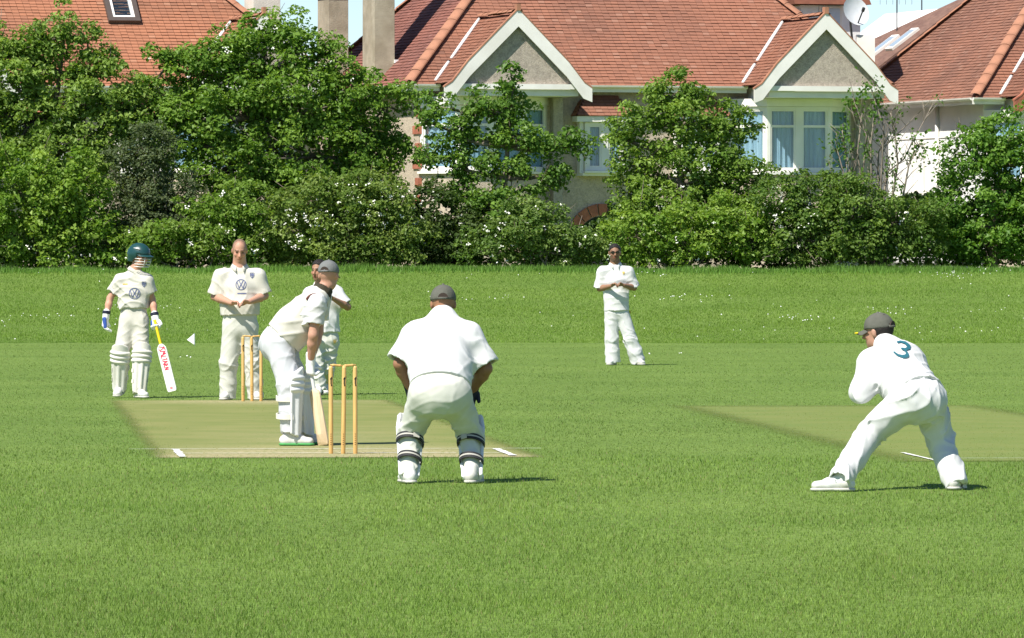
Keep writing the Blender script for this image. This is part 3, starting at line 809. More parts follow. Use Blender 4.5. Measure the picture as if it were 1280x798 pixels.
def house(name, label, org, wall_m, gable_m, tint_f, tint_s, seed, barge_m=None, skylight=None, chimneys=True, quoins=False, extras=False, side_window=False):
    W, L, E = 12.35, 10.2, 4.92
    HD = L/2; U1, U2, HW, PR = 2.35, 10.15, 1.68, 1.35
    root = empty(name, org, YAW)
    tag(root, label, 'house', 'row of semi-detached houses behind the hedge')
    barge_m = barge_m or M_white
    o = 0.38
    # ---- walls
    wl = MB()
    wl.box(o, W-o, o, o+0.25, -0.6, E-0.06)
    wl.box(o, o+0.25, o+0.25, L-o, -0.6, E-0.06); wl.box(W-o-0.25, W-o, o+0.25, L-o, -0.6, E-0.06)
    wl.box(o+.25, W-o-.25, L-o-.25, L-o, -0.6, E-0.06)
    wl.build('wall', wall_m, root)
    # ---- roof deck (thin slabs under the tiles), soffit
    dk = MB()
    A, B, C, D_ = (0, 0, E), (W, 0, E), (W, L, E), (0, L, E)
    R1, R2 = (HD, HD, E+HD), (W-HD, HD, E+HD)
    for pl in ([A, B, R2, R1], [D_, A, R1], [B, C, R2], [C, D_, R1, R2]): dk.poly([Vector(p) + Vector((0, 0, -0.012)) for p in pl])
    dk.poly([(0, 0, E-.03), (0, L, E-.03), (W, L, E-.03), (W, 0, E-.03)])
    for uc in (U1, U2):
        for s in (-1, 1):
            dk.poly([(uc+s*HW, -PR, E-.012), (uc+s*HW, 0, E-.012), (uc, HW, E+HW-.012), (uc, -PR, E+HW-.012)])
    roof = dk.build('roof', M_deck, root)
    acc = []
    r2 = math.sqrt(2)
    def ex_front(a, s):
        t = s/r2; e = np.zeros(a.shape, bool)
        for uc in (U1, U2): e |= np.abs(a - uc) < (HW - t)
        return e
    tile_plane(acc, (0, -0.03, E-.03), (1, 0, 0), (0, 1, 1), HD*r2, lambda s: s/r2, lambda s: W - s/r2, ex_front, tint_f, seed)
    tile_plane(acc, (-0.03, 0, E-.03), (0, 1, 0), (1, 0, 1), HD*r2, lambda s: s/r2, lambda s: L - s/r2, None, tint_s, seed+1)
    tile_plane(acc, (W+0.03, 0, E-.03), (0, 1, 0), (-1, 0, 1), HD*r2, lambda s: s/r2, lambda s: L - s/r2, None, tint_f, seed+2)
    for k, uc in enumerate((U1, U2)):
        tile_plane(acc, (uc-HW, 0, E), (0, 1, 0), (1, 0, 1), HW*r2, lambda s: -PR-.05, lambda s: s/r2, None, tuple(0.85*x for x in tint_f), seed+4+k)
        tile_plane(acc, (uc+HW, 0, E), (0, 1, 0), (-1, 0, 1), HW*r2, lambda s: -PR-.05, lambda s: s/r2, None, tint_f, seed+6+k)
    tiles_obj(acc, roof)
    hip_run((0.0, 0.0, E+.06), (HD, HD, E+HD+.06), roof); hip_run((W, 0, E+.06), (W-HD, HD, E+HD+.06), roof)
    hip_run((0, L, E+.06), (HD, HD, E+HD+.06), roof); hip_run(R1[:2] + (R1[2]+.06,), R2[:2] + (R2[2]+.06,), roof, name='ridge_tile')
    for uc in (U1, U2):
        hip_run((uc, -PR+.02, E+HW+.05), (uc, HW+.05, E+HW+.05), roof, L=0.42, name='ridge_tile')
    # flashing down the valleys left of each gable
    for uc in (U1, U2):
        P, Q = Vector((uc-HW, 0, E+.055)), Vector((uc-.05, HW-.05, E+HW+.0))
        for (t0, t1) in ((0.02, 0.30), (0.36, 0.97)):
            f = MB(); f.tube([P.lerp(Q, t0), P.lerp(Q, (t0+t1)/2), P.lerp(Q, t1)], [0.042, 0.05, 0.046], 6)
            f.build('flashing', M_lead, roof, smooth=True)
    # ---- gutters and fascia
    def gutter(p, q, nm='gutter'):
        p, q = Vector(p), Vector(q); d = (q-p).normalized(); n = Vector((d.y, -d.x, 0))
        g = MB(); pts = []
        for j in range(7):
            a = math.pi*j/6; pts.append((math.cos(a)*0.06, -math.sin(a)*0.07))
        g.prism([p + n*(x+.05) + Vector((0, 0, z-0.005)) for (x, z) in pts], q-p)
        g.build(nm, M_white, root)
        fb = MB(); fb.obox(p - n*0.03 + Vector((0, 0, -0.17)), q-p, n*0.025, Vector((0, 0, 0.14))); fb.build('fascia', M_white, root)
    gutter((-.05, 0, E), (U1-HW+.12, 0, E)); gutter((U1+HW-.12, 0, E), (U2-HW+.12, 0, E)); gutter((U2+HW-.12, 0, E), (W+.05, 0, E))
    gutter((0, L, E), (0, .06, E))
    # ---- gables with bargeboards, and bays under them
    for gi, uc in enumerate((U1, U2)):
        gv = -PR + 0.06
        g = MB(); g.prism([(uc-HW+.1, gv, E-.02), (uc+HW-.1, gv, E-.02), (uc, gv, E+HW-.16)], (0, 0.2, 0)); g.build('gable_wall', gable_m, root)
        fl = MB()                                      # returns of the gable storey back to the main wall
        fl.box(uc-HW+.28, uc+HW-.12, gv+.05, o, E-.30, E-.035); fl.build('gable_soffit', M_white, root)
        rw = MB(); rw.box(uc+1.34, uc+HW-.10, .10, o, -0.6, E-.31); rw.build('bay_return_wall', M_dash_grey, root)
        gb = MB(); gb.box(uc-HW+.25, uc+HW-.1, gv-.085, gv-.005, E-.14, E-.02); gb.build('gable_gutter', M_white, root)
        for s in (-1, 1):
            bd = MB(); bw = 0.30
            pts = []
            # outer edge with a bell-cast kick at the foot
            outer = [(0, HW+.10), (0.75*HW, HW*.25+.10), (0.98*HW, 0.03), (1.10*HW, -0.10)]
            inner = [(1.10*HW, -0.10-bw*1.15), (0.97*HW, -.36), (0.72*HW, HW*.28+.10-bw*1.36), (0, HW+.10-bw*1.40)]
            pts = [(uc + s*x, -PR-.09, E+z) for (x, z) in outer + inner]
            bd.prism(pts, (0, 0.045, 0))
            bd.build('bargeboard', barge_m, root)
            br = MB()
            br.prism([(uc + s*x, -PR-.10, E+z+.028) for (x, z) in outer] + [(uc + s*x, -PR-.10, E+z-.01) for (x, z) in outer[::-1]], (0, .14, 0))
            br.build('verge', M_hip if barge_m is M_white else barge_m, root)
        fn = MB(); fn.box(uc-.05, uc+.05, -PR-.12, -PR+.08, E+HW+.06, E+HW+.22); fn.build('finial', M_hip, root)
        # bay window of three facets, set a little to the left of the gable's middle
        bc = uc - 0.34
        fp = [(bc-1.60, o), (bc-0.82, -.37), (bc+0.82, -.37), (bc+1.60, o)]
        z0, z1 = 2.82, 4.42
        for i in range(3):
            facet_window(root, fp[i], fp[i+1], z0, z1, 2 if i == 1 else 1)
        hd = MB()
        hd.prism([(x, y, z1+.004) for (x, y) in [(bc-1.64, o), (bc-.84, -.43), (bc+.84, -.43), (bc+1.64, o)]], (0, 0, E-.31-z1))
        hd.build('bay_head', M_white, root)
        ap = MB()
        ap.prism([(x, y, -0.6) for (x, y) in fp], (0, 0, z0-.065+0.6)); ap.build('bay_apron', M_dash, root)
    # ---- small oriels with tiled caps
    for uo in (4.98, W-4.98+.05):
        wv = o - 0.32
        fp = [(uo-.62, o), (uo-.50, wv), (uo+.50, wv), (uo+.62, o)]
        facet_window(root, fp[1], fp[2], 2.85, 4.02, 2, split=0.0001)
        cp = MB(); cp.prism([(uo-.74, wv-.12, 4.03), (uo+.74, wv-.12, 4.03), (uo+.74, o, 4.03), (uo-.74, o, 4.03)], (0, 0, .14)); cp.build('oriel_fascia', M_white, root)
        bs = MB(); bs.prism([(uo-.55, wv+.02, 2.72), (uo+.55, wv+.02, 2.72), (uo+.62, o, 2.72), (uo-.62, o, 2.72)], (0, 0, .07)); bs.build('oriel_base', M_white, root)
        for s in (-1, 1):
            ck = MB(); ck.box(uo + s*.56 - .05, uo + s*.56 + .05, wv+.09, o, 2.79, 4.03); ck.build('oriel_cheek', M_white, root)
        oa = []
        tile_plane(oa, (uo, wv-.15, 4.17), (1, 0, 0), (0, .55, .62), .66, lambda s: -.76 + s*.55, lambda s: .76 - s*.55, None, tint_f, seed+9)
        tile_plane(oa, (uo-.76, 0, 4.17), (0, 1, 0), (.36, 0, .62), .66, lambda s: wv-.15 + s*.66, lambda s: o, None, tint_f, seed+10)
        orf = MB()
        a, b_, c, d = (uo-.75, wv-.14, 4.165), (uo+.75, wv-.14, 4.165), (uo+.36, o, 4.68), (uo-.36, o, 4.68)
        orf.poly([a, b_, c, d]); orf.poly([a, d, (uo-.75, o, 4.165)]); orf.poly([b_, (uo+.75, o, 4.165), c])
        ro = orf.build('oriel_roof', M_deck, root); tiles_obj(oa, ro)
    # ---- pipes, vent box, quoins, porch
    pp = MB(); pp.tube([(U1+HW-.1, o-.06, E-.12), (U1+HW-.1, o-.06, -.4)], 0.035, 8); pp.build('downpipe', M_pipe, root, smooth=True)
    vb = MB(); vb.box(.50, .78, o-.07, o-.002, E-.62, E-.30); vb.build('vent_box', M_white, root, bevel=0.01)
    vs = MB()
    for k in range(3): vs.box(.54, .74, o-.08, o-.071, E-.56+.07*k, E-.53+.07*k)
    vs.build('vent_slot', M_pipe, root)
    if quoins:
        z = 1.2; k = 0
        while z < E-.6:
            w = 0.46 if k % 2 else 0.24
            q = MB(); q.box(o-.035, o+w, o-.035, o-.001, z, z+.2); q.box(o-.035, o-.002, o-.001, o+(0.70-w), z, z+.2); q.build('quoin', M_brick, root)
            z += .42; k += 1
        pc = MB(); n = 9
        for j in range(n):
            a0, a1 = math.pi*(.04+.92*j/n), math.pi*(.04+.92*(j+.86)/n)
            q = MB()
            q.prism([(5.0+math.cos(a)*r, o-.06, 1.15+math.sin(a)*r) for (a, r) in ((a0, .62), (a1, .62), (a1, .90), (a0, .90))], (0, .055, 0))
            q.build('arch_brick', M_brick, root)
        dr = MB(); dr.prism([(5.0-.6, o-.01, -.3), (5.6, o-.01, -.3)] + [(5.0+math.cos(math.pi*j/10)*.6, o-.01, 1.15+math.sin(math.pi*j/10)*.6) for j in range(11)], (0, .005, 0))  # flat dark panel; the shade inside the doorway is put into its colour
        dr.build('porch_shade_panel', M_dark, root)
    # ---- chimneys on the left slope
    if chimneys:
        for (v0, v1, top) in ((3.2, 4.3, 5.0), (7.55, 8.6, 5.0)):
            u0, u1 = 0.04, 0.56
            c = MB(); c.box(u0, u1, v0, v1, E-.9, E+top)
            st = c.build('chimney', M_chim, root, bevel=0.012)
            cb = MB(); cb.box(u0-.02, u1+.02, v0-.02, v1+.02, E+2.32, E+2.40); cb.build('string_course', M_chim, st)
            cb = MB(); cb.box(u0-.07, u1+.07, v0-.07, v1+.07, E+top-.3, E+top); cb.build('chimney_cap', M_chim, st)
            for k in range(3):
                pt = MB(); y = v0 + (k+.5)*(v1-v0)/3
                pt.tube([((u0+u1)/2, y, E+top), ((u0+u1)/2, y, E+top+.45)], [.13, .10], 10); pt.build('chimney_pot', M_pot, st)
            fs = MB(); fs.box(u1-.02, u1+.12, v0-.06, v0+.05, E+u1+.03, E+u1+.11); fs.build('flashing', M_lead, st)
    if skylight:
        us, ts, w, h = skylight
        org2 = Vector((us, ts, E+ts)); Sv = Vector((0, 1, 1)).normalized(); N = Vector((0, -1, 1)).normalized(); X = Vector((1, 0, 0))
        fr = MB(); M_fr = mat('rooflight_frame', (0.09, 0.07, 0.06), 0.5, 0.1)
        for (a, b2, c, d) in ((0, w, 0, .13), (0, w, h-.13, h), (0, .12, .13, h-.13), (w-.12, w, .13, h-.13)):
            fr.obox(org2 + X*a + Sv*c, X*(b2-a), Sv*(d-c), N*.13)
        rl = fr.build('rooflight', M_fr, root)
        wf = MB()
        for (a, b2, c, d) in ((.12, w-.12, .13, .21), (.12, w-.12, h-.2, h-.13), (.12, .19, .21, h-.2), (w-.19, w-.12, .21, h-.2)):
            wf.obox(org2 + X*a + Sv*c + N*.02, X*(b2-a), Sv*(d-c), N*.085)
        wf.build('rooflight_sash', M_white, rl)
        pn = MB(); pn.obox(org2 + X*.19 + Sv*.21 + N*.05, X*(w-.38), Sv*(h-.41), N*.006); pn.build('pane', M_glass, rl)
        bk = MB(); bk.obox(org2 + X*.15 + Sv*.16 + N*.015, X*(w-.3), Sv*(h-.3), N*.004); bk.build('room_shade', M_dark, rl)
    if side_window:
        for (v, za, zb, w) in ((4.6, 2.6, 3.9, .9),):
            facet_window(root, (o-.03, v+w), (o-.03, v), za, zb, 1, curtain=False)
        sp = MB(); sp.tube([(o-.06, 3.6, E-.1), (o-.06, 3.6, -.4)], 0.05, 8); sp.build('soil_pipe', M_white, root, smooth=True)
        sh = MB(); sh.box(o-.02, o-.003, o+.1, L-o-.1, E-.95, E-.93); sh.build('drip_bead', M_white, root)
    return root

H0 = at(510, 105, 167.0)
house('semi_detached_house', 'large pebbledashed pair of houses with two white gables in the middle', (H0.x, H0.y, H0.z - 4.92), M_dash, M_dash_grey,
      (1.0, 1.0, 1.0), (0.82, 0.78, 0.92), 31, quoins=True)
H1 = at(510-708, 105, 167.0)
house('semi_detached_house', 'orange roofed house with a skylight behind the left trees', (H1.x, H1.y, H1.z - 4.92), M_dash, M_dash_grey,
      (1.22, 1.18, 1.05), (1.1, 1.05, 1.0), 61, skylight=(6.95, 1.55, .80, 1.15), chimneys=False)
H2 = at(1218, 122, 172.0)
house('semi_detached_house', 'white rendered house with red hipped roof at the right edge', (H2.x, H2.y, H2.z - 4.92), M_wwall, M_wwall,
      (0.95, 0.95, 0.95), (0.86, 0.92, 0.95), 91, barge_m=M_brick, chimneys=False, side_window=True)

# chimney of the left pair seen over the big tree
def stack(name, label, px0, px1, py_top, D, m, z0=3.0):
    a, b = at(px0, py_top, D), at(px1, py_top, D)
    root = empty(name, ((a.x+b.x)/2, D, z0), YAW)
    tag(root, label, 'chimney')
    w = (b.x-a.x)/2*0.92
    c = MB(); c.box(-w, w, -.45, .45, 0, a.z - z0); c.build('shaft', m, root, bevel=0.01)
    c = MB(); c.box(-w-.06, w+.06, -.51, .51, a.z-z0, a.z-z0+.18); c.build('cap', m, root)
    for k in (-.3, 0, .3):
        p = MB(); p.tube([(k*w*2, 0, a.z-z0+.18), (k*w*2, 0, a.z-z0+.6)], [.12, .09], 10); p.build('chimney_pot', M_pot, root)
stack('chimney_stack', 'pale cream chimney above the top of the biggest tree', 309, 347, -25, 172, M_chim2)

# house further back between the right gable and the white house
def back_house():
    M_brown = mat('brown_roof', (0.20, 0.115, 0.085), 0.85, 0.2, 5, bump=0.5, bscale=20, c2=(0.155, 0.085, 0.065), stretch=(1, 1, 4))
    D = 184.0
    P = at(1209, 3, D); F = at(1088, 95, D)
    root = empty('background_house', (P.x, D, 0.6), YAW)
    tag(root, 'brown roofed house with white verge and rooflights behind the right gable', 'house', 'houses behind the row')
    c, s = math.cos(YAW), math.sin(YAW)
    # local frame: gable end faces the camera, the ridge runs back
    hw = (P.x - F.x)/c; hp = P.z - 0.6; hf = F.z - 0.6
    lf = [(-hw, 0, hf), (0, 0, hp)]
    rf = MB()
    bk = 7.0
    N = Vector((-(hp-hf), 0, hw)).normalized()*0.10
    rf.prism([(-hw-.1, -.12, hf-.08), (0, -.12, hp), (0, 0.6, hp), (-hw*0.62, bk*.62, hp-(hp-hf)*.62), (-hw-.1, bk, hf-.08)], N)
    rf.prism([(hw+.1, -.12, hf-.08), (0, -.12, hp), (0, 0.6, hp), (hw*0.62, bk*.62, hp-(hp-hf)*.62), (hw+.1, bk, hf-.08)], Vector((-N.x, 0, N.z)))
    rf.prism([(0, 0.6, hp), (-hw*.62, bk*.62, hp-(hp-hf)*.62), (hw*.62, bk*.62, hp-(hp-hf)*.62)], (0, .05, .08))
    roof = rf.build('roof', M_brown, root)
    wl = MB(); wl.prism([(-hw+.1, .02, -.3), (hw-.1, .02, -.3), (hw-.1, .02, hf), (0, .02, hp-.1), (-hw+.1, .02, hf)], (0, 6.5, 0)); wl.build('wall', M_wwall, root)
    for sg in (-1, 1):
        v = MB(); v.prism([(sg*(hw+.12), -.16, hf-.42), (sg*(hw+.12), -.16, hf-.06), (0, -.16, hp+.04), (0, -.16, hp-.34)], (0, .05, 0)); v.build('bargeboard', M_white, root)
    X = Vector((hw, 0, hp-hf)).normalized(); Y = Vector((0, 1, 0)); Nn = N.normalized()
    for (t, y) in ((0.22, 1.4), (0.30, 0.45)):
        o = Vector((-hw, y, hf)) + X*(t*math.hypot(hw, hp-hf)) + N
        f = MB(); f.obox(o, X*.95, Y*.55, Nn*.07); r = f.build('rooflight', M_white, root)
        g = MB(); g.obox(o + X*.1 + Y*.08 + Nn*.071, X*.75, Y*.39, Nn*.01); g.build('pane', mat('rooflight_glass', (0.35, 0.42, 0.48), 0.1, 0.05), r)
back_house()

def annex():
    D = 178.0
    a = at(972, 6, D); b = at(1064, 6, D)
    root = empty('background_house', ((a.x+b.x)/2, D+1.2, 0.6), YAW)
    tag(root, 'white walled house top with brown eaves behind the right gable peak', 'house', 'houses behind the row')
    w = (b.x-a.x)/2/math.cos(YAW); h = a.z - 0.6
    m = MB(); m.box(-w+.25, w-.1, -1.2, 3, 0, h-.02); m.build('wall', M_wwall, root)
    r = MB(); r.prism([(-w, -1.5, h), (w+.15, -1.5, h), (w+.15, -1.5, h+.1), (w-.6, .9, h+2.2), (-w+.6, .9, h+2.2), (-w, -1.5, h+.1)], (0, .12, 0))
    r = MB(); r.prism([(-w, -1.5, h), (-w, 3.2, h), (-w, .85, h+2.0)], (2*w+.1, 0, 0)); r.build('roof', M_deck, root)
    wd = MB(); wd.box(-w+.75, -w+1.35, -1.235, -1.203, h-1.2, h-.05); f = wd.build('window', M_white, root)
    p = MB(); p.box(-w+.80, -w+1.30, -1.25, -1.238, h-1.15, h-.1); p.build('pane', mat('pale_blind', (0.55, 0.63, 0.70), 0.4, 0.05), f)
annex()

def dish():
    D = 171.0; c = at(1068, 16, D)
    root = empty('satellite_dish', (c.x, D, c.z - 0.55))
    tag(root, 'pale round satellite dish beside the right gable peak', 'satellite dish')
    b = MB(); nr, ns = 6, 22; R = 0.36
    ax = Vector((0.45, -0.80, 0.35)).normalized(); e1 = ax.cross(Vector((0, 0, 1))).normalized(); e2 = e1.cross(ax)
    C = Vector((0, 0, .55))
    for side in (0, 1):
        i = len(b.v)
        for k in range(nr+1):
            r = R*k/nr
            for j in range(ns):
                a = 2*math.pi*j/ns
                b.v.append(tuple(C + (e1*math.cos(a) + e2*math.sin(a)*1.05)*r + ax*(0.09*(r/R)**2 - .012*side)))
        for k in range(nr):
            for j in range(ns):
                q = (i+k*ns+j, i+k*ns+(j+1) % ns, i+(k+1)*ns+(j+1) % ns, i+(k+1)*ns+j)
                b.f.append(q if side == 0 else q[::-1])
    b.build('reflector', mat('dish_paint', (0.62, 0.63, 0.64), 0.5, 0.06), root, smooth=True)
    m = MB(); m.tube([C - e2*R*.95, C + ax*.38 - e2*.1], 0.018, 6); m.tube([C + ax*.36 - e2*.12, C + ax*.44 - e2*.06], 0.04, 8); m.build('feed_arm', M_pipe, root)
    m = MB(); m.tube([C - ax*.05, C - ax*.22 + Vector((0, 0, -.1)), Vector((0, .1, -.6)), Vector((0, .1, -2.2))], 0.03, 7); m.build('mast', M_pipe, root, smooth=True)
    k = MB(); k.box(.05, .5, -.05, .4, -.7, .0); k.build('wall_bracket', M_white, root)
dish()

def aerial(px, top, D, label):
    p = at(px, top, D)
    root = empty('television_aerial', (p.x, D, p.z - 2.2)); tag(root, label, 'aerial')
    m = MB(); m.tube([(0, 0, -1.2), (0, 0, 2.2)], 0.018, 6); m.build('mast', M_pipe, root)
    m = MB(); m.tube([(-.5, 0, 2.05), (.5, .1, 2.05)], 0.012, 5)
    for k in range(6): m.tube([(-.45+.17*k, 0, 1.9), (-.45+.17*k, .02, 2.2)], .006, 4)
    m.build('boom', M_pipe, root)
aerial(1121, -8, 186, 'thin television aerial above the brown roof, left one')
aerial(1152, -14, 188, 'thin television aerial above the brown roof, right one')

# ================================================================== FIGURES: smooth implicit surfaces meshed with surface nets
def smin(a, b, k):
    if k <= 0: return np.minimum(a, b)
    h = np.clip(0.5 + 0.5*(b-a)/k, 0, 1)
    return b*(1-h) + a*h - k*h*(1-h)
def nz(v):
    v = np.asarray(v, float); return v/(np.linalg.norm(v)+1e-12)

class Sdf:
    def __init__(s): s.ops = []; s.lo = np.full(3, 1e9); s.hi = np.full(3, -1e9); s.disp = None; s.disp_max = 0.0
    def bb(s, pts, r):
        for p in pts: s.lo = np.minimum(s.lo, np.asarray(p)-r); s.hi = np.maximum(s.hi, np.asarray(p)+r)
    def add(s, fn, k=0.02): s.ops.append(('u', fn, k)); return s
    def cut(s, fn, k=0.0): s.ops.append(('i', fn, k)); return s       # keep where fn < 0
    def sub(s, fn, k=0.0): s.ops.append(('i', lambda P: -fn(P), k)); return s
    def cone(s, a, b, ra, rb, k=0.02):
        a, b = np.asarray(a, float), np.asarray(b, float); s.bb((a, b), max(ra, rb)+.03)
        return s.add(cone_f(a, b, ra, rb), k)
    def cone2(s, a, b, wa, wb, side, k=0.03):
        a, b = np.asarray(a, float), np.asarray(b, float); s.bb((a, b), max(*wa, *wb)+.03)
        return s.add(cone2_f(a, b, wa, wb, side), k)
    def ell(s, c, r, axes=None, k=0.02):
        s.bb((c,), max(r)+.03); return s.add(ell_f(c, r, axes), k)
    def __call__(s, P):
        d = None
        for (m, fn, k) in s.ops:
            v = fn(P)
            if d is None: d = v
            elif m == 'u': d = smin(d, v, k)
            else: d = -smin(-d, -v, k)
        if s.disp is not None: d = d - s.disp(P)
        return d

def cone_f(a, b, ra, rb):
    ba = b-a; L2 = ba@ba+1e-12
    def f(P):
        q = P-a; t = np.clip(q@ba/L2, 0, 1)
        return np.linalg.norm(q - t[:, None]*ba, axis=1) - (ra + (rb-ra)*t)
    return f
def cone2_f(a, b, wa, wb, side):
    ba = b-a; L2 = ba@ba+1e-12; ax = ba/math.sqrt(L2)
    sd = nz(np.asarray(side) - ax*(np.asarray(side)@ax))
    def f(P):
        q = P-a; t = np.clip(q@ba/L2, 0, 1); r = q - t[:, None]*ba
        x = r@sd; y2 = np.maximum(np.sum(r*r, 1) - x*x, 0)
        w = wa[0]+(wb[0]-wa[0])*t; d = wa[1]+(wb[1]-wa[1])*t
        k0 = np.sqrt((x/w)**2 + y2/d**2); k1 = np.sqrt((x/w**2)**2 + y2/d**4)
        return k0*(k0-1)/(k1+1e-9)
    return f
def ell_f(c, r, axes=None):
    c = np.asarray(c, float); r = np.asarray(r, float); A = np.eye(3) if axes is None else np.array([nz(q) for q in axes])
    def f(P):
        q = (P-c)@A.T
        k0 = np.linalg.norm(q/r, axis=1); k1 = np.linalg.norm(q/r**2, axis=1)
        return k0*(k0-1)/(k1+1e-9)
    return f
def plane_f(p, n):
    p = np.asarray(p, float); n = nz(n)
    return lambda P: (P-p)@n

def sdf_mesh(S, h):
    lo, hi = S.lo - 2*h, S.hi + 2*h
    n = np.maximum(np.ceil((hi-lo)/h).astype(int)+1, 4)
    # coarse pass picks the blocks near the surface
    c = 4
    nc = (n + c - 1)//c + 1
    gx = [lo[i] + h*c*np.arange(nc[i]) for i in range(3)]
    G = np.stack(np.meshgrid(*gx, indexing='ij'), -1).reshape(-1, 3)
    dc = S(G).reshape(nc)
    idx = [np.minimum(np.round(np.arange(n[i])/c).astype(int), nc[i]-1) for i in range(3)]
    val = dc[np.ix_(*idx)].copy()
    near = np.argwhere(np.abs(val) < h*c*1.6 + 0.012)
    P = lo + near*h
    val[near[:, 0], near[:, 1], near[:, 2]] = S(P)
    ins = val < 0
    ins[0] = ins[-1] = False; ins[:, 0] = ins[:, -1] = False; ins[:, :, 0] = ins[:, :, -1] = False
    cnt = np.zeros(n-1, int)
    for dx in (0, 1):
        for dy in (0, 1):
            for dz in (0, 1):
                cnt += ins[dx:n[0]-1+dx, dy:n[1]-1+dy, dz:n[2]-1+dz]
    act = np.argwhere((cnt > 0) & (cnt < 8))
    vid = np.full(n-1, -1, int); vid[act[:, 0], act[:, 1], act[:, 2]] = np.arange(len(act))
    acc = np.zeros((len(act), 3)); w = np.zeros(len(act))
    corners = [(x, y, z) for x in (0, 1) for y in (0, 1) for z in (0, 1)]
    def gv(o):
        q = act + np.array(o); return val[q[:, 0], q[:, 1], q[:, 2]], ins[q[:, 0], q[:, 1], q[:, 2]]
    for a in corners:
        for ax in range(3):
            if a[ax]: continue
            b = list(a); b[ax] = 1
            va, ia = gv(a); vb, ib = gv(b)
            x = ia != ib
            t = np.where(x, va/(va-vb+1e-12*np.sign(va-vb+1e-20)), 0.5); t = np.clip(t, 0.02, 0.98)
            p = np.array(a, float)[None] + 0*acc; p[:, ax] = t
            acc += p*x[:, None]; w += x
    V = lo + (act + acc/np.maximum(w, 1)[:, None])*h
    F = []
    for ax in range(3):
        o1, o2 = [(1, 2), (2, 0), (0, 1)][ax]
        sl0 = [slice(1, n[i]-1) for i in range(3)]; sl0[ax] = slice(0, n[ax]-1)
        sl1 = [slice(1, n[i]-1) for i in range(3)]; sl1[ax] = slice(1, n[ax])
        A, B = ins[tuple(sl0)], ins[tuple(sl1)]
        ch = np.argwhere(A != B)
        if not len(ch): continue
        inA = A[ch[:, 0], ch[:, 1], ch[:, 2]]
        base = ch.copy()
        for i in range(3):
            if i != ax: base[:, i] += 1
        q = []
        for (u, v) in ((-1, -1), (0, -1), (0, 0), (-1, 0)):
            e = base.copy(); e[:, o1] += u; e[:, o2] += v
            q.append(vid[e[:, 0], e[:, 1], e[:, 2]])
        q = np.stack(q, 1)
        q[~inA] = q[~inA][:, ::-1]
        F.append(q)
    F = np.concatenate(F); F = F[(F >= 0).all(1)]
    return V, F

def folds(seed, amp, axis=(0, 0, 1), freq=55.0, centers=None, base=0.35):
    """cloth creases: thin irregular ridges running across 'axis', stronger around the given centres (point, radius, gain)"""
    r = np.random.default_rng(seed); ax = nz(axis)
    waves = []
    for i in range(5):
        d = nz(ax*r.uniform(0.15, 1.0) + nz(r.normal(size=3))*r.uniform(0.5, 0.9))
        waves.append((d, r.uniform(0.45, 1.15), r.uniform(0, 6.28), nz(r.normal(size=3)), r.uniform(0.12, 0.3), nz(r.normal(size=3)), r.uniform(0, 6.28)))
    def f(P):
        q = P*freq; n = 0
        for (d, w, ph, d2, w2, d3, ph2) in waves:
            a = (q@d)*w*0.5 + ph + 1.4*np.sin((q@d2)*w2 + ph2) + 0.5*np.sin((q@d3)*w2*2.3)
            rid = 1.06 - np.sqrt(np.sin(a)**2 + 0.03)
            mod = np.clip(0.35 + 0.8*np.sin((q@d3)*w2*0.8 + ph2*1.7) , 0, 1)
            n = n + (rid**3.2 - 0.2)*mod
        g = np.full(len(P), base)
        for (c, rad, gain) in (centers or []):
            g = g + gain*np.exp(-np.sum((P-np.asarray(c))**2, 1)/rad**2)
        return amp*2.7*n*g
    return f

def sdf_obj(name, S, h, m, parent, col=None):
    V, F = sdf_mesh(S, h)
    C = col(V) if col else None
    return np_obj(name, V, F, m, parent, smooth=True, col=C)

# ---- cloth, skin and kit materials
def cloth(name, c, c2=None, bump=0.25):
    m = mat(name, c, 0.85, 0.05, 14, bump=bump, bscale=26, spec=0.15, c2=c2 or tuple(0.92*x for x in c))
    for n in m.node_tree.nodes:                       # thin ridged creases instead of soft noise
        if n.type == 'TEX_NOISE' and abs(n.inputs['Scale'].default_value - 26) < .01:
            n.noise_type = 'RIDGED_MULTIFRACTAL'; n.inputs['Scale'].default_value = 6.5; n.inputs['Detail'].default_value = 2.5; n.inputs['Distortion'].default_value = 0.6
        if n.type == 'BUMP': n.inputs['Strength'].default_value = 0.5; n.inputs['Distance'].default_value = 0.012
    return m
M_cream = cloth('cream_cotton', (0.60, 0.575, 0.50)); M_wht = cloth('white_cotton', (0.65, 0.65, 0.635)); M_cool = cloth('white_twill', (0.63, 0.64, 0.66))
M_ivory = cloth('ivory_twill', (0.59, 0.59, 0.52))
M_grass_stain = cloth('stained_white_twill', (0.80, 0.80, 0.76), (0.70, 0.72, 0.62))
M_skin = colmat('skin', 0.55, 0.35)
M_shoe = mat('white_shoe_leather', (0.74, 0.73, 0.70), 0.5, 0.12, 20, c2=(0.58, 0.56, 0.50)); M_sole = mat('shoe_sole', (0.55, 0.53, 0.48), 0.7, 0.15, 20)
M_sole_g = mat('green_shoe_sole', (0.08, 0.35, 0.10), 0.6, 0.15); M_sole_d = mat('dark_shoe_sole', (0.05, 0.04, 0.04), 0.6, 0.15)
M_capgrey = mat('grey_cap_cloth', (0.165, 0.17, 0.165), 0.85, 0.1, 20, bump=0.2); M_capolive = mat('olive_grey_cap_cloth', (0.105, 0.105, 0.085), 0.85, 0.12, 20, bump=0.2)
M_capdark = mat('cap_opening', (0.05, 0.035, 0.028), 0.8, 0.1); M_helmet = mat('dark_green_helmet', (0.012, 0.055, 0.055), 0.35, 0.1, 10, spec=0.5); M_steel = mat('grille_steel', (0.72, 0.72, 0.70), 0.35, 0.05, metal=0.2)
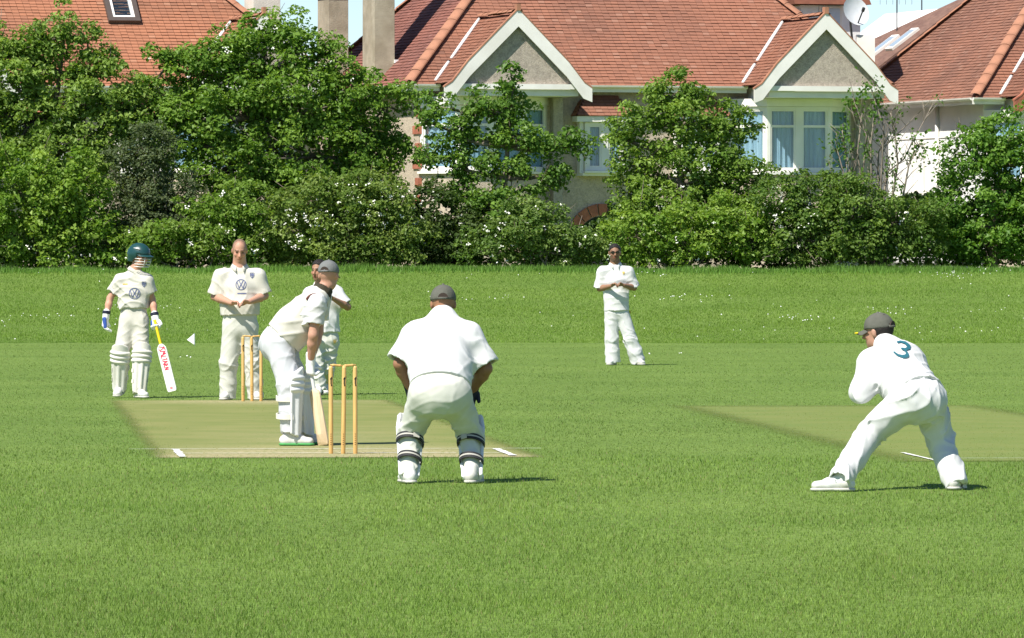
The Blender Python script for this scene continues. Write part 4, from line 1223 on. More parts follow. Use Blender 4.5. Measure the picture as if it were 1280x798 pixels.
M_pad = mat('pad_canvas', (0.68, 0.66, 0.60), 0.7, 0.06, 14, c2=(0.62, 0.59, 0.51)); M_padw = mat('white_pad', (0.74, 0.74, 0.735), 0.6, 0.05, 14)
M_strapd = mat('black_strap', (0.03, 0.03, 0.032), 0.7, 0.1); M_strapg = mat('grey_strap_stripe', (0.45, 0.43, 0.38), 0.7, 0.1); M_strapw = mat('white_strap', (0.72, 0.68, 0.58), 0.7, 0.08)
M_glove = mat('glove_leather', (0.82, 0.82, 0.80), 0.6, 0.05, 20); M_blue = mat('blue_trim', (0.03, 0.08, 0.32), 0.6, 0.1); M_navy = mat('navy_trim', (0.015, 0.018, 0.04), 0.6, 0.1)
M_hair = mat('dark_hair', (0.018, 0.014, 0.012), 0.6, 0.3, 60, bump=0.5, bscale=120)
M_brown = mat('brown_trim', (0.13, 0.05, 0.04), 0.8, 0.1); M_sweatcol = mat('dark_sweater_collar', (0.045, 0.038, 0.022), 0.85, 0.15, 20)
M_print_blue = mat('navy_print', (0.12, 0.14, 0.26), 0.8, 0.1); M_print_teal = mat('teal_print', (0.02, 0.12, 0.16), 0.8, 0.1); M_print_gold = mat('gold_print', (0.55, 0.40, 0.08), 0.8, 0.1)
M_yellow = mat('yellow_grip', (0.85, 0.62, 0.02), 0.6, 0.06); M_willow = mat('willow_wood', (0.72, 0.56, 0.36), 0.5, 0.1, 6, c2=(0.62, 0.46, 0.28), stretch=(8, 8, 1))
M_batwhite = mat('white_bat_face', (0.84, 0.82, 0.76), 0.45, 0.04, 8); M_red = mat('red_print', (0.72, 0.03, 0.08), 0.6, 0.08)
M_lens = mat('dark_lens', (0.015, 0.012, 0.014), 0.12, 0.05, spec=0.6)
M_stump = mat('varnished_ash', (0.66, 0.42, 0.15), 0.4, 0.14, 10, c2=(0.55, 0.33, 0.11), stretch=(6, 6, 0.6)); M_black = mat('black_print', (0.015, 0.015, 0.015), 0.6, 0.05)

PALE, TAN, BROWN = np.array([0.50, 0.27, 0.185]), np.array([0.40, 0.215, 0.13]), np.array([0.20, 0.098, 0.055])

def perp(v, a):
    v = np.asarray(v, float); a = nz(a); return nz(v - a*(v@a))

class Person:
    def __init__(s, label, D, J, skin=PALE, seed=1, group='cricketers on the field'):
        s.seed = seed; s.skin = np.array(skin)
        x0 = np.mean([J['al'][0], J['ar'][0]])
        X0 = (x0-CX0)*D/FPX
        s.j = {}
        for k, v in J.items():
            px, py = v[0], v[1]; dy = v[2] if len(v) > 2 else 0.0
            Dd = D+dy
            s.j[k] = np.array([(px-CX0)*Dd/FPX - X0, dy, CAM_H-(py-HOR)*Dd/FPX])
        s.root = empty('person', (X0, D, 0)); tag(s.root, label, 'person', group)
        s.side = nz(s.j['sr']-s.j['sl']); s.hside = nz(s.j['hr']-s.j['hl'])
        s.pel = (s.j['hl']+s.j['hr'])/2; s.shm = (s.j['sl']+s.j['sr'])/2
        s.spine = nz(s.shm-s.pel)
        s.chest = s.shm - s.spine*0.12; s.waist = s.pel + (s.shm-s.pel)*0.42
    # ---------------- head frame
    def head_frame(s, face):
        f = nz(face); s.hf = f; s.hs = nz(np.cross(f, [0, 0, 1])); s.hu = nz(np.cross(s.hs, f)); s.hc = s.j['head']
    def hp(s, side, fwd, up): return s.hc + s.hs*side + s.hf*fwd + s.hu*up
    def body(s, face, torso, arm=1.0, hands=('bare', 'bare'), hair=None, hair_t=.010, hairline=.055, neck_w=1.0, beard=0.0, hand_dir=None, h=0.0092, head=1.0, curl=(0.5, 0.5), bald=False):
        s.head_frame(face); S = Sdf(); j = s.j; ax = (s.hs, s.hf, s.hu); q = head
        hp = s.hp
        # torso and limbs
        pw, ww, cw = torso
        g = 0.028
        S.cone2(s.pel, s.waist, (pw[0]-g, pw[1]-g), (ww[0]-g, ww[1]-g), s.hside)
        S.cone2(s.waist, s.chest, (ww[0]-g, ww[1]-g), (cw[0]-g, cw[1]-g), s.side, 0.05)
        S.cone(s.chest, j['neck'], 0.09, 0.055, 0.05)
        for e in ('l', 'r'):
            S.cone(s.chest + s.spine*0.06, j['s'+e], 0.07, 0.05*arm, 0.04)
            S.cone(j['s'+e], j['e'+e], 0.053*arm, 0.041*arm, 0.03)
            m = j['e'+e]*0.7 + j['w'+e]*0.3
            S.cone(j['e'+e], m, 0.041*arm, 0.043*arm, 0.02); S.cone(m, j['w'+e], 0.043*arm, 0.027*arm, 0.02)
            S.cone(s.pel*0.4 + j['h'+e]*0.6, j['k'+e], 0.075, 0.052, 0.04); S.cone(j['k'+e], j['a'+e], 0.052, 0.034, 0.03)
        # head
        S.cone(hp(0, -.015, -.07), j['neck'], 0.056*q*neck_w, 0.066*q*neck_w, 0.03)
        S.ell(hp(0, -.012, .032), (.076*q, .097*q, .094*q), ax, 0.03)
        S.ell(hp(0, .030, -.052), (.056*q, .062*q, .062*q), ax, 0.035)
        S.ell(hp(0, .062, -.092), (.026*q, .024*q, .020*q), ax, 0.02)
        S.ell(hp(0, .078, .030), (.048*q, .016*q, .012*q), ax, 0.012)
        S.cone(hp(0, .088, .016), hp(0, .112, -.024), .009*q, .014*q, 0.012)
        S.ell(hp(0, .094, -.030), (.019*q, .014*q, .010*q), ax, 0.008)
        S.ell(hp(0, .083, -.060), (.026*q, .013*q, .011*q), ax, 0.008)
        for e in (-1, 1):
            S.ell(hp(.042*e, .066, -.018), (.020*q, .018*q, .022*q), ax, 0.015)
            S.ell(hp(.079*e*q, -.008, -.002), (.011*q, .020*q, .031*q), ax, 0.008)
        for e in (-1, 1): S.sub(ell_f(hp(.031*e, .098, .010), (.017, .014, .010), ax), 0.008)
        # hands
        s.hand_c = {}
        for i, e in enumerate(('l', 'r')):
            w = j['w'+e]; d = nz(w - j['e'+e]) if not hand_dir or hand_dir[i] is None else nz(hand_dir[i][0])
            pn = perp(hand_dir[i][1] if hand_dir and hand_dir[i] is not None else s.spine, d)
            s.hand_c[e] = (w, d, pn)
            if hands[i] == 'bare': s.hand(S, w, d, pn, curl[i])
            else: S.cone(w, w + d*0.07, 0.026, 0.026, 0.02)
        sk = s.skin; C0 = s.hc
        def colr(V):
            c = np.tile(sk, (len(V), 1)); q_ = V-C0; a, f, u = q_@s.hs, q_@s.hf, q_@s.hu
            hd = (np.linalg.norm(q_, axis=1) < 0.19) & (u > -0.14)
            def put(mask, colv, w=1.0): c[mask] = c[mask]*(1-w) + np.asarray(colv)*w
            put(hd & (f > .05) & (np.abs(u+.020) < .03) & (np.abs(a) < .06), sk*np.array([1.15, .95, .9]), .5)
            if beard > 0:
                put(hd & (f > .0) & (u < -.035) & (u > -.13) & (np.abs(a) < .075), sk*0.35 + 0.01, beard)
            put(hd & (f > .07) & (np.abs(u+.060) < .008) & (np.abs(a) < .026), sk*np.array([.75, .42, .42]), .9)
            put(hd & (f > .05) & (np.abs(u-.033) < .007) & (np.abs(np.abs(a)-.033) < .021), sk*0.22, .9)
            put(hd & (f > .05) & (np.abs(u-.009) < .008) & (np.abs(np.abs(a)-.031) < .014), np.array([.05, .035, .03]), .85)
            if bald: put(hd & (u > -.01) & (f < .052 - .25*np.abs(u-.06)) & (u > .0 + f*0.45), sk*0.5 + .01, .6)
            rr = np.random.default_rng(s.seed).normal(0, .03, len(V))
            return c*(1+rr[:, None])
        o = sdf_obj('body', S, h, M_skin, s.root, colr)
        if hair:
            H = Sdf(); H.ell(hp(0, -.014, .034), ((.076+hair_t)*q, (.096+hair_t)*q, (.094+hair_t)*q), ax)
            H.cut(plane_f(hp(0, hairline, .060), s.hf*0.75 - s.hu*(0.66 if hairline > .03 else .1)), 0.012); H.cut(plane_f(hp(0, -.03, -.055), -s.hu + s.hf*0.30), 0.012)
            for e in (-1, 1): H.sub(ell_f(hp(.085*e, .02, -.012), (.03, .045, .042), ax), 0.006)
            H.disp = folds(s.seed+70, 0.004, (0, 0, 1), 160)
            sdf_obj('hair', H, .0075, hair, s.root)
        return o
    def hand(s, S, w, d, pn, curl):
        sd = nz(np.cross(d, pn))
        S.cone2(w + d*.012, w + d*.075, (.026, .017), (.040, .016), sd, 0.015)
        for i, (off, L) in enumerate(((-.030, .066), (-.010, .076), (.010, .072), (.029, .056))):
            b = w + d*.082 + sd*off
            d1 = nz(d*(1-curl*.55) + pn*curl); d2 = nz(d*(1-curl*1.3) + pn*curl*1.2)
            m = b + d1*L*.52; t = m + d2*L*.5
            S.cone(b, m, .0095, .0088, .004); S.cone(m, t, .0088, .0072, .003)
        b = w + d*.028 - sd*.030; m = b + nz(d*.7 - sd*.55 + pn*.3)*.036; t = m + nz(d*.9 + pn*.4)*.030
        S.cone(b, m, .013, .011, .010); S.cone(m, t, .011, .009, .004)
    # ---------------- clothes
    def shirt(s, torso, m, hem, sleeve, sl_r=(.085, .078), grow=0.012, k=0.075, amp=0.007, name='shirt', shoulder=.062, h=.009, cuff_open=True, fold_c=None, bottom_w=None, neck_up=.85, neck_r=.073, trap=.060, extra=()):
        S = Sdf(); j = s.j; pw, ww, cw = torso
        hp_ = s.pel + (s.shm-s.pel)*hem
        bw = bottom_w or (pw[0]+.012, pw[1]+.012)
        S.cone2(s.pel, s.waist, (bw[0]+grow, bw[1]+grow), (ww[0]+grow, ww[1]+grow), s.hside)
        S.cone2(s.waist, s.chest, (ww[0]+grow, ww[1]+grow), (cw[0]+grow, cw[1]+grow), s.side, 0.06)
        S.cone2(s.chest, s.chest*(1-neck_up) + j['neck']*neck_up, (cw[0]+grow-.02, cw[1]+grow-.015), (neck_r, neck_r), s.side, 0.05)
        for e in ('l', 'r'):
            S.cone(j['neck']*.9 + s.chest*.1 - s.spine*.035, j['s'+e], trap, shoulder, 0.06)
        for (c_, r_) in extra: S.ell(c_, r_, None, 0.08)
        S.cut(plane_f(hp_, s.pel-s.shm), 0.006)
        SL = []
        for e in ('l', 'r'):
            a, b = j['s'+e], j['e'+e]
            full = sleeve[0 if e == 'l' else 1]
            if full <= 1.0:
                end = a + (b-a)*full
                SL.append((a, end, nz(b-a), sl_r))
            else:
                w = b + (j['w'+e]-b)*(full-1.0)
                SL.append((a, b, None, (sl_r[0], sl_r[1]))); SL.append((b, w, nz(w-b), (sl_r[1], sl_r[1]*.78)))
        for (a, b, n, rr) in SL:
            f = cone_f(a, b + (nz(b-a)*.06 if n is not None else 0), rr[0], rr[1])
            S.bb((a, b), .12)
            if n is not None:
                pf = plane_f(b, n); inner = cone_f(b - nz(b-a)*.025, b + nz(b-a)*.09, rr[1]-.030, rr[1]-.018)
                S.add((lambda f, pf, inner: (lambda P: np.maximum(np.maximum(f(P), pf(P)), -inner(P))))(f, pf, inner) if cuff_open else (lambda f, pf: (lambda P: np.maximum(f(P), pf(P))))(f, pf), k)
            else: S.add(f, k)
        cs = [(s.waist, .16, .55), (j['el'], .13, .6), (j['er'], .13, .6), (j['sl']*.7+s.chest*.3, .10, .35), (j['sr']*.7+s.chest*.3, .10, .35)] + (fold_c or [])
        S.disp = folds(s.seed+11, amp, s.spine*0.8 + s.side*0.5, 62, cs, 0.25)
        s.shirt_o = sdf_obj(name, S, h, m, s.root)
        return s.shirt_o
    def collar(s, m, r=.075, tip=True, up=.035, parent=None):
        n = s.j['neck']; ax = nz(s.hc - n); f = perp(s.hf*.3 + np.cross(s.side, [0, 0, 1])*-1.0 if False else s.hf, ax); sd = np.cross(ax, f)
        b = MB(); N = 26; rows = [(0.0, r*1.22), (up*.9, r*.98), (up, r*.92), (up*.2, r*.86)]
        a0 = .42
        for k in range(N+1):
            a = a0 + (2*math.pi-2*a0)*k/N
            fl = 1.0 + (.55*max(0, math.cos(a))**3 if tip else 0)
            for (z, rr) in rows:
                zz = z - (0.035*max(0, math.cos(a))**2)*(1 if rr > r else .4)
                p = n + f*math.cos(a)*rr*(fl if rr > r else 1) + sd*math.sin(a)*rr + ax*(zz+.0)
                b.v.append(tuple(p))
        w = len(rows)
        for k in range(N):
            for i in range(w-1): b.f.append((k*w+i, (k+1)*w+i, (k+1)*w+i+1, k*w+i+1))
        o = b.build('collar', m, parent or s.root, smooth=True)
        md = o.modifiers.new('thick', 'SOLIDIFY'); md.thickness = .006; md.offset = 0
        return o
    def trousers(s, torso, m, r=(.098, .084, .080, .082), k=0.05, amp=0.008, top=.36, h=.009, seat=None, cut_off=.0, flare=None, base=.30):
        S = Sdf(); j = s.j; pw, ww, cw = torso
        up = s.pel + (s.shm-s.pel)*top
        S.cone2(s.pel, up, (pw[0], pw[1]), (ww[0]-.004, ww[1]-.004), s.hside)
        if seat is not None: S.ell(s.pel + np.asarray(seat[0]), seat[1], (s.hside, np.cross(s.hside, [0, 0, 1]), (0, 0, 1)), .06)
        cs = []
        for e in ('l', 'r'):
            hp_, kn, an = j['h'+e], j['k'+e], j['a'+e]
            a0 = hp_*.8 + s.pel*.2
            S.cone(a0, kn, r[0], r[1], k)
            end = an + nz(an-kn)*(.045 + cut_off)
            mid = kn*.45 + end*.55
            low = [cone_f(kn, mid, r[1], r[2]), cone_f(mid, end + nz(an-kn)*.06, r[2], r[3])]; S.bb((kn, end), .12)
            pf = plane_f(end, an-kn); inner = cone_f(end - nz(an-kn)*.02, end + nz(an-kn)*.1, r[3]-.03, r[3]-.018)
            S.add(low[0], .03)
            S.add((lambda f, pf, inner: (lambda P: np.maximum(np.maximum(f(P), pf(P)), -inner(P))))(low[1], pf, inner), .025)
            cs += [(kn, .13, .9), (end, .14, .6), (a0*.6+kn*.4, .10, .25)]
        S.disp = folds(s.seed+23, amp, (0.25, 0.1, 1), 64, cs + [(s.pel + np.array([0, 0, -.06]), .12, .5)], base)
        return sdf_obj('trousers', S, h, m, s.root)
    def shoes(s, dirs, m=None, sole=None, size=1.0, ground=(True, True)):
        for i, e in enumerate(('l', 'r')):
            an = s.j['a'+e]; f = nz(dirs[i]); z = np.array([0, 0, 1.0]); u = perp(z, f); sd = np.cross(f, u)
            base = an - u*.075
            if ground[i]: base = np.array([an[0], an[1], 0.006])
            S = Sdf(); q = size
            S.cone2(base + u*.045 - f*.045*q, base + u*.036 + f*.165*q, (.042*q, .046), (.044*q, .033), sd)
            S.cone(base + u*.05 - f*.02, base + u*.105 - f*.005, .042*q, .040, .02)
            S.cone(base + u*.085, base + u*.058 + f*.09, .036, .034, .025)
            S.cut(plane_f(base + u*.014, -u), .004)
            S.disp = folds(s.seed+31, .0025, f, 90)
            o = sdf_obj('shoe', S, .0075, m or M_shoe, s.root)
            T = Sdf(); T.cone2(base - f*.046*q + u*.02, base + f*.168*q + u*.02, (.047*q, .05), (.049*q, .04), sd); T.cut(plane_f(base + u*.020, u)); T.cut(plane_f(base, -u))
            sdf_obj('sole', T, .0075, sole or M_sole, o)
            lc = MB()
            for k in range(4):
                c = base + u*(.101-.012*k) + f*(.035+.022*k)
                lc.tube([c - sd*.026 - u*.012, c + u*.003, c + sd*.026 - u*.012], .0035, 5)
            lc.build('laces', M_sole, o, smooth=True)
    def cap(s, m, tilt=0.0, size=1.0, peak_m=None, logo=None, hole=True):
        hp, ax, q = s.hp, (s.hs, s.hf, s.hu), size
        S = Sdf(); S.ell(hp(0, -.012, .040), (.090*q, .110*q, .098*q), ax); S.cut(plane_f(hp(0, 0, .026), -s.hu + s.hf*tilt), .006)
        S.disp = folds(s.seed+41, .0025, (0, 0, 1), 60)
        c = sdf_obj('cap', S, .0075, m, s.root)
        b = MB(); na, nr = 16, 6
        for i in range(na+1):
            a = -1.05 + 2.1*i/na
            for k in range(nr+1):
                t = k/nr; ex = .078*math.cos(a)**.7*t*q
                p = hp(math.sin(a)*(.088*q), math.cos(a)*(.096*q) - .010 + ex, .034 - .010*math.sin(a)**2*3 - t*.022)
                b.v.append(tuple(p))
        w = nr+1
        for i in range(na):
            for k in range(nr): b.f.append((i*w+k, (i+1)*w+k, (i+1)*w+k+1, i*w+k+1))
        o = b.build('peak', peak_m or m, c, smooth=True); md = o.modifiers.new('thick', 'SOLIDIFY'); md.thickness = .005
        bt = MB(); p = hp(0, -.012, .139*q); bt.tube([p - s.hu*.01, p + s.hu*.005], [.011, .007], 8); bt.build('button', m, c, smooth=True)
        if hole:
            bb = MB(); N = 10; pts = []
            for k in range(N+1):
                a = math.pi*k/N; pts.append((math.cos(a)*.036, math.sin(a)*.034))
            c0 = hp(0, -.012-.112*q, .036)
            ring = []
            for (x, z) in pts:
                yy = -.012 - .110*q*math.sqrt(max(0, 1-(x/(.09*q))**2 - ((z-.004)/(.098*q))**2)) - .008
                ring.append(tuple(hp(x, yy, .036+z)))
            ring2 = [tuple(np.array(r_) + s.hf*.012) for r_ in ring]
            bb.prism(ring, s.hf*.012)
            bb.build('rear_opening', M_capdark, c)
            st = MB(); st.tube([hp(-.04, -.112*q, .034), hp(0, -.128*q, .032), hp(.04, -.112*q, .034)], .008, 6); st.build('adjuster', m, c, smooth=True)
        return c
    def pads(s, fronts, m, strap_m, rad=(.082, .100), top=.17, ridges=True, stripe=None, strap_t=(.30, .62), buckle=False, which=('l', 'r'), knee_m=None, bottom=-.01, strap_r=None, span=1.30, strap_w=.021):
        for i, e in enumerate(('l', 'r')):
            if e not in which: continue
            an, kn = s.j['a'+e], s.j['k'+e]; ax = nz(kn-an); L = np.linalg.norm(kn-an)
            pf = perp(fronts[i], ax); sd = np.cross(ax, pf)
            c0 = an - pf*.010
            def f(P, c0=c0, ax=ax, pf=pf, sd=sd, L=L):
                q = P-c0; t = q@ax; x = q@pf; y = q@sd
                rho = np.sqrt(x*x+y*y); th = np.arctan2(y, x)
                R = rad[0] + (rad[1]-rad[0])*np.clip(t/L, 0, 1.2)
                kz = (t-L)/.05
                low = np.clip((L-.06-t)/.02, 0, 1)
                ridge = (.007*np.cos(th*9.0)*low) if ridges else 0
                roll = .014*np.abs(np.sin(np.clip(kz+1.4, 0, 3)*math.pi))*(np.abs(kz+.0) < 1.5)*(1.0 if ridges else 0.0)
                d = np.abs(rho-R-ridge-roll*.8) - (.013 + roll*.5)
                spn = span - .45*np.clip((t-L-.02)/.15, 0, 1)
                d = np.maximum(d, (np.abs(th)-spn)*rho)
                tp = L + top - .05*(y/.1)**2
                return np.maximum(np.maximum(d, t-tp), bottom-t - .03*np.cos(th))
            S = Sdf(); S.bb((c0, c0+ax*(L+top)), .15); S.add(f)
            o = sdf_obj('leg_pad', S, .0085, m, s.root)
            for t in strap_t:
                hb = t*L if t < 1 else L*1.0
                rr = ((strap_r[0 if t == strap_t[0] else 1] if isinstance(strap_r, tuple) else strap_r) or (rad[0] + (rad[1]-rad[0])*t*1.0)) + .004
                b = MB(); N = 22; w2 = strap_w
                for k in range(N+1):
                    a = (span-.25) + (2*math.pi-2*(span-.25))*k/N
                    for (dz, dr) in ((-w2, 0), (w2, 0), (w2, .009), (-w2, .009)):
                        p = c0 + ax*(hb+dz+.012*math.sin(a*1.0)) + (pf*math.cos(a) + sd*math.sin(a))*(rr+dr); b.v.append(tuple(p))
                for k in range(N):
                    for q in range(4): b.f.append((k*4+q, (k+1)*4+q, (k+1)*4+(q+1) % 4, k*4+(q+1) % 4))
                st = b.build('strap', strap_m, o)
                if stripe:
                    b2 = MB()
                    for k in range(N+1):
                        a = (span-.25) + (2*math.pi-2*(span-.25))*k/N
                        for dz in (-.006, .006):
                            p = c0 + ax*(hb+dz+.012*math.sin(a)) + (pf*math.cos(a) + sd*math.sin(a))*(rr+.0115); b2.v.append(tuple(p))
                    for k in range(N): b2.f.append((k*2, (k+1)*2, (k+1)*2+1, k*2+1))
                    b2.build('strap_stripe', stripe, o)
                if buckle and t == strap_t[-1]:
                    a = math.pi*(1.0 + (.10 if e == 'l' else -.10)); er = pf*math.cos(a) + sd*math.sin(a); et = np.cross(ax, er)
                    c = c0 + ax*hb + er*(rr+.012)
                    bk = MB(); bk.obox(c - et*.022 - ax*.024, et*.044, ax*.048, er*.006); bk.build('buckle', M_strapg, o)
    def glove(s, e, m, trim=None, size=1.0, curl=.9, cuff=None, fist=False):
        w, d, pn = s.hand_c[e]; sd = nz(np.cross(d, pn)); S = Sdf(); q = size
        S.cone2(w - d*.02, w + d*.07*q, (.040*q, .032*q), (.052*q, .030*q), sd)
        o = None
        S.cone2(w - d*.075, w - d*.01, (.044*q, .040*q), (.040*q, .034*q), sd, .012)
        for (off, L) in ((-.036, .075), (-.012, .085), (.012, .08), (.036, .066)):
            b = w + d*.075*q + sd*off*q; m1 = b + nz(d*(1-curl*.5)+pn*curl)*L*.5*q; t = m1 + nz(d*(1-curl*1.5)+pn*curl)*L*.55*q
            S.cone(b, m1, .0165*q, .0165*q, .004); S.cone(m1, t, .0165*q, .014*q, .004)
        b = w + d*.02*q - sd*.045*q; S.cone(b, b + nz(d*.7 - sd*.4 + pn*.45)*.06*q, .019*q, .015*q, .008)
        o = sdf_obj('glove', S, .0075, m, s.root)
        if trim:
            T = Sdf(); b2 = w + d*.035*q + sd*.046*q; T.cone2(b2 - d*.03*q, b2 + d*.055*q + pn*.02*q, (.013*q, .024*q), (.011*q, .020*q), sd)
            sdf_obj('side_roll', T, .0075, trim, o)
        if cuff:
            T = Sdf(); T.cone2(w - d*.088, w - d*.062, (.047*q, .043*q), (.047*q, .043*q), sd); T.cut(plane_f(w-d*.094, -d)); T.cut(plane_f(w-d*.055, d))
            sdf_obj('cuff', T, .0075, cuff, o)
        return o

def stroke_decal(target, strokes, center, ux, uz, scale, m, name, parent, view=(0, 1, 0), off=.004):
    """flat print laid onto a garment: polylines (x, y, width) projected along 'view' onto its surface"""
    me = target.data
    bv = BVHTree.FromPolygons([v.co for v in me.vertices], [tuple(p.vertices) for p in me.polygons])
    b = MB(); view = Vector(view).normalized(); C = Vector(center); ux, uz = Vector(ux), Vector(uz)
    def put(x, y):
        o = C + ux*x*scale + uz*y*scale
        hit = bv.ray_cast(o - view*1.5, view)
        p = hit[0] if hit[0] is not None else o
        n = hit[1] if hit[1] is not None else -view
        if n.dot(view) > 0: n = -n
        return p + n*off
    for st in strokes:
        pts, wd = st
        fine = []
        for k in range(len(pts)-1):
            nseg = max(1, int(math.hypot(pts[k+1][0]-pts[k][0], pts[k+1][1]-pts[k][1])/.12))
            for q in range(nseg):
                t = q/nseg; fine.append((pts[k][0]*(1-t)+pts[k+1][0]*t, pts[k][1]*(1-t)+pts[k+1][1]*t))
        fine.append(pts[-1])
        i0 = len(b.v)
        for k, (x, y) in enumerate(fine):
            a = fine[max(k-1, 0)]; c = fine[min(k+1, len(fine)-1)]
            tx, ty = c[0]-a[0], c[1]-a[1]; l = math.hypot(tx, ty)+1e-9
            w = wd(k/(len(fine)-1)) if callable(wd) else wd
            b.v.append(tuple(put(x - ty/l*w/2, y + tx/l*w/2))); b.v.append(tuple(put(x + ty/l*w/2, y - tx/l*w/2)))
        for k in range(len(fine)-1): b.f.append((i0+2*k, i0+2*k+1, i0+2*k+3, i0+2*k+2))
    return b.build(name, m, parent)
def ring_pts(r, n=28): return [(r*math.cos(2*math.pi*k/n), r*math.sin(2*math.pi*k/n)) for k in range(n+1)]
EMBLEM = [(ring_pts(1.0), .14), ([(-.42, .80), (0, -.02), (.42, .80)], .15), ([(-.78, .48), (-.38, -.72), (0, .06), (.38, -.72), (.78, .48)], .15)]
CREST = [([(-.7, .9), (-.7, -.2), (0, -1), (.7, -.2), (.7, .9), (-.7, .9)], .22), ([(-.6, .2), (.6, .2)], .5), ([(0, .8), (0, -.7)], .35)]

UP = (0, 0, 1); RX = (1, 0, 0)
M_crop = mat('cropped_brown_hair', (0.20, 0.125, 0.085), 0.8, 0.25, 60, bump=0.3, bscale=140)
def _at_px(s, px, py):
    D = s.root.location.y; X0 = s.root.location.x
    return ((px-CX0)*D/FPX - X0, 0, CAM_H-(py-HOR)*D/FPX)
Person.at_px = _at_px
def _px3(s, px, py, dy):
    D = s.root.location.y + dy
    return ((px-CX0)*D/FPX - s.root.location.x, dy, CAM_H-(py-HOR)*D/FPX)
Person.px3 = _px3
# ---------------------------------------------------------------- batsman waiting at the far end, helmet on, bat in hand
def non_striker():
    J = dict(head=(174.5, 321, -.02), neck=(168.5, 339, .02), sl=(151, 351, .02), sr=(183, 351, .0), el=(137.5, 373, .05), er=(190.5, 375, .03), wl=(132, 399, -.02), wr=(194.5, 401, -.08),
             hl=(158, 401, 0), hr=(177, 401, 0), kl=(151, 446, -.06), kr=(176.5, 447, -.08), al=(149.5, 485, .02), ar=(174, 488.5, -.12))
    p = Person('batsman in dark green helmet and cream leg pads holding a red lettered bat', 77.9, J, skin=PALE*1.08, seed=3)
    T = ((.150, .105), (.145, .10), (.160, .105))
    p.body((.80, -.58, -.22), T, arm=.88, hands=('g', 'g'), hand_dir=((( -.12, -.1, -1), (.9, -.2, 0)), ((.18, -.25, -1), (-.3, -.9, .1))), head=.95)
    sh = p.shirt(T, M_cream, .30, (.66, .64), (.070, .090), amp=.0065, bottom_w=(.175, .125), fold_c=[(p.waist, .2, .5)])
    p.collar(M_cream, .072)
    p.trousers(T, M_cream, (.098, .088, .070, .066), amp=.009)
    p.shoes(((-.15, -1, -.12), (.45, -.9, 0)), ground=(False, True))
    p.pads(((-.15, -1, .0), (.22, -1, 0)), M_pad, M_strapw, rad=(.074, .098), top=.17)
    p.glove('l', M_glove, M_blue, 1.05, .55, M_navy); p.glove('r', M_glove, M_blue, 1.0, 1.0, M_navy)
    # helmet
    hp, ax = p.hp, (p.hs, p.hf, p.hu)
    S = Sdf(); S.ell(hp(0, -.012, .040), (.107, .132, .112), ax); S.cone(hp(0, -.055, .01), hp(0, -.055, -.055), .098, .085, .03)
    S.cut(plane_f(hp(0, 0, -.060), -p.hu + p.hf*.15), .01)
    S.sub(lambda P: np.maximum(plane_f(hp(0, .030, 0), -p.hf)(P), plane_f(hp(0, 0, .040), p.hu)(P)), .012)
    S.sub(ell_f(hp(0, .02, -.03), (.084, .10, .10), ax), .006)
    hm = sdf_obj('helmet', S, .0075, M_helmet, p.root)
    b = MB(); na, nr = 18, 4
    for i in range(na+1):
        a = -1.25 + 2.5*i/na
        for k in range(nr+1):
            t = k/nr; b.v.append(tuple(hp(math.sin(a)*(.108+.004*t), math.cos(a)*(.112) + .062*t*math.cos(a)**.6, .046 - .012*t - .012*math.sin(a)**2)))
    for i in range(na):
        for k in range(nr): b.f.append((i*5+k, (i+1)*5+k, (i+1)*5+k+1, i*5+k+1))
    o = b.build('peak', M_helmet, hm, smooth=True); o.modifiers.new('thick', 'SOLIDIFY').thickness = .008
    g = MB()
    for z, r in ((.0, .142), (-.030, .146), (-.062, .146), (-.092, .138)):
        g.tube([hp(math.sin(a)*.100, math.cos(a)*r*.98 - .004, z - .02*(1-math.cos(a))) for a in np.linspace(-1.4, 1.4, 13)], .0042, 6)
    for x in (-.055, .055): g.tube([hp(x, .122, .03), hp(x, .126, -.03), hp(x*.9, .118, -.095)], .004, 6)
    g.build('grille', M_steel, hm, smooth=True)
    v = MB()
    for e in (-1, 1):
        v.tube([hp(.086*e, .055, .092), hp(.096*e, .015, .098), hp(.093*e, -.03, .094)], [.004, .009, .004], 6)
    v.build('vent', M_steel, hm, smooth=True)
    stroke_decal(sh, EMBLEM, p.at_px(168.8, 367.0), RX, UP, .060, M_print_blue, 'emblem', sh)
    stroke_decal(sh, CREST, p.at_px(180.5, 355.5), RX, UP, .030, M_print_blue, 'crest', sh)
    stroke_decal(sh, [([(-1, 0), (1, 0)], .5)], p.at_px(157, 355.5), RX, UP, .028, M_print_gold, 'chest_print', sh)
    return p
nonstriker = non_striker()

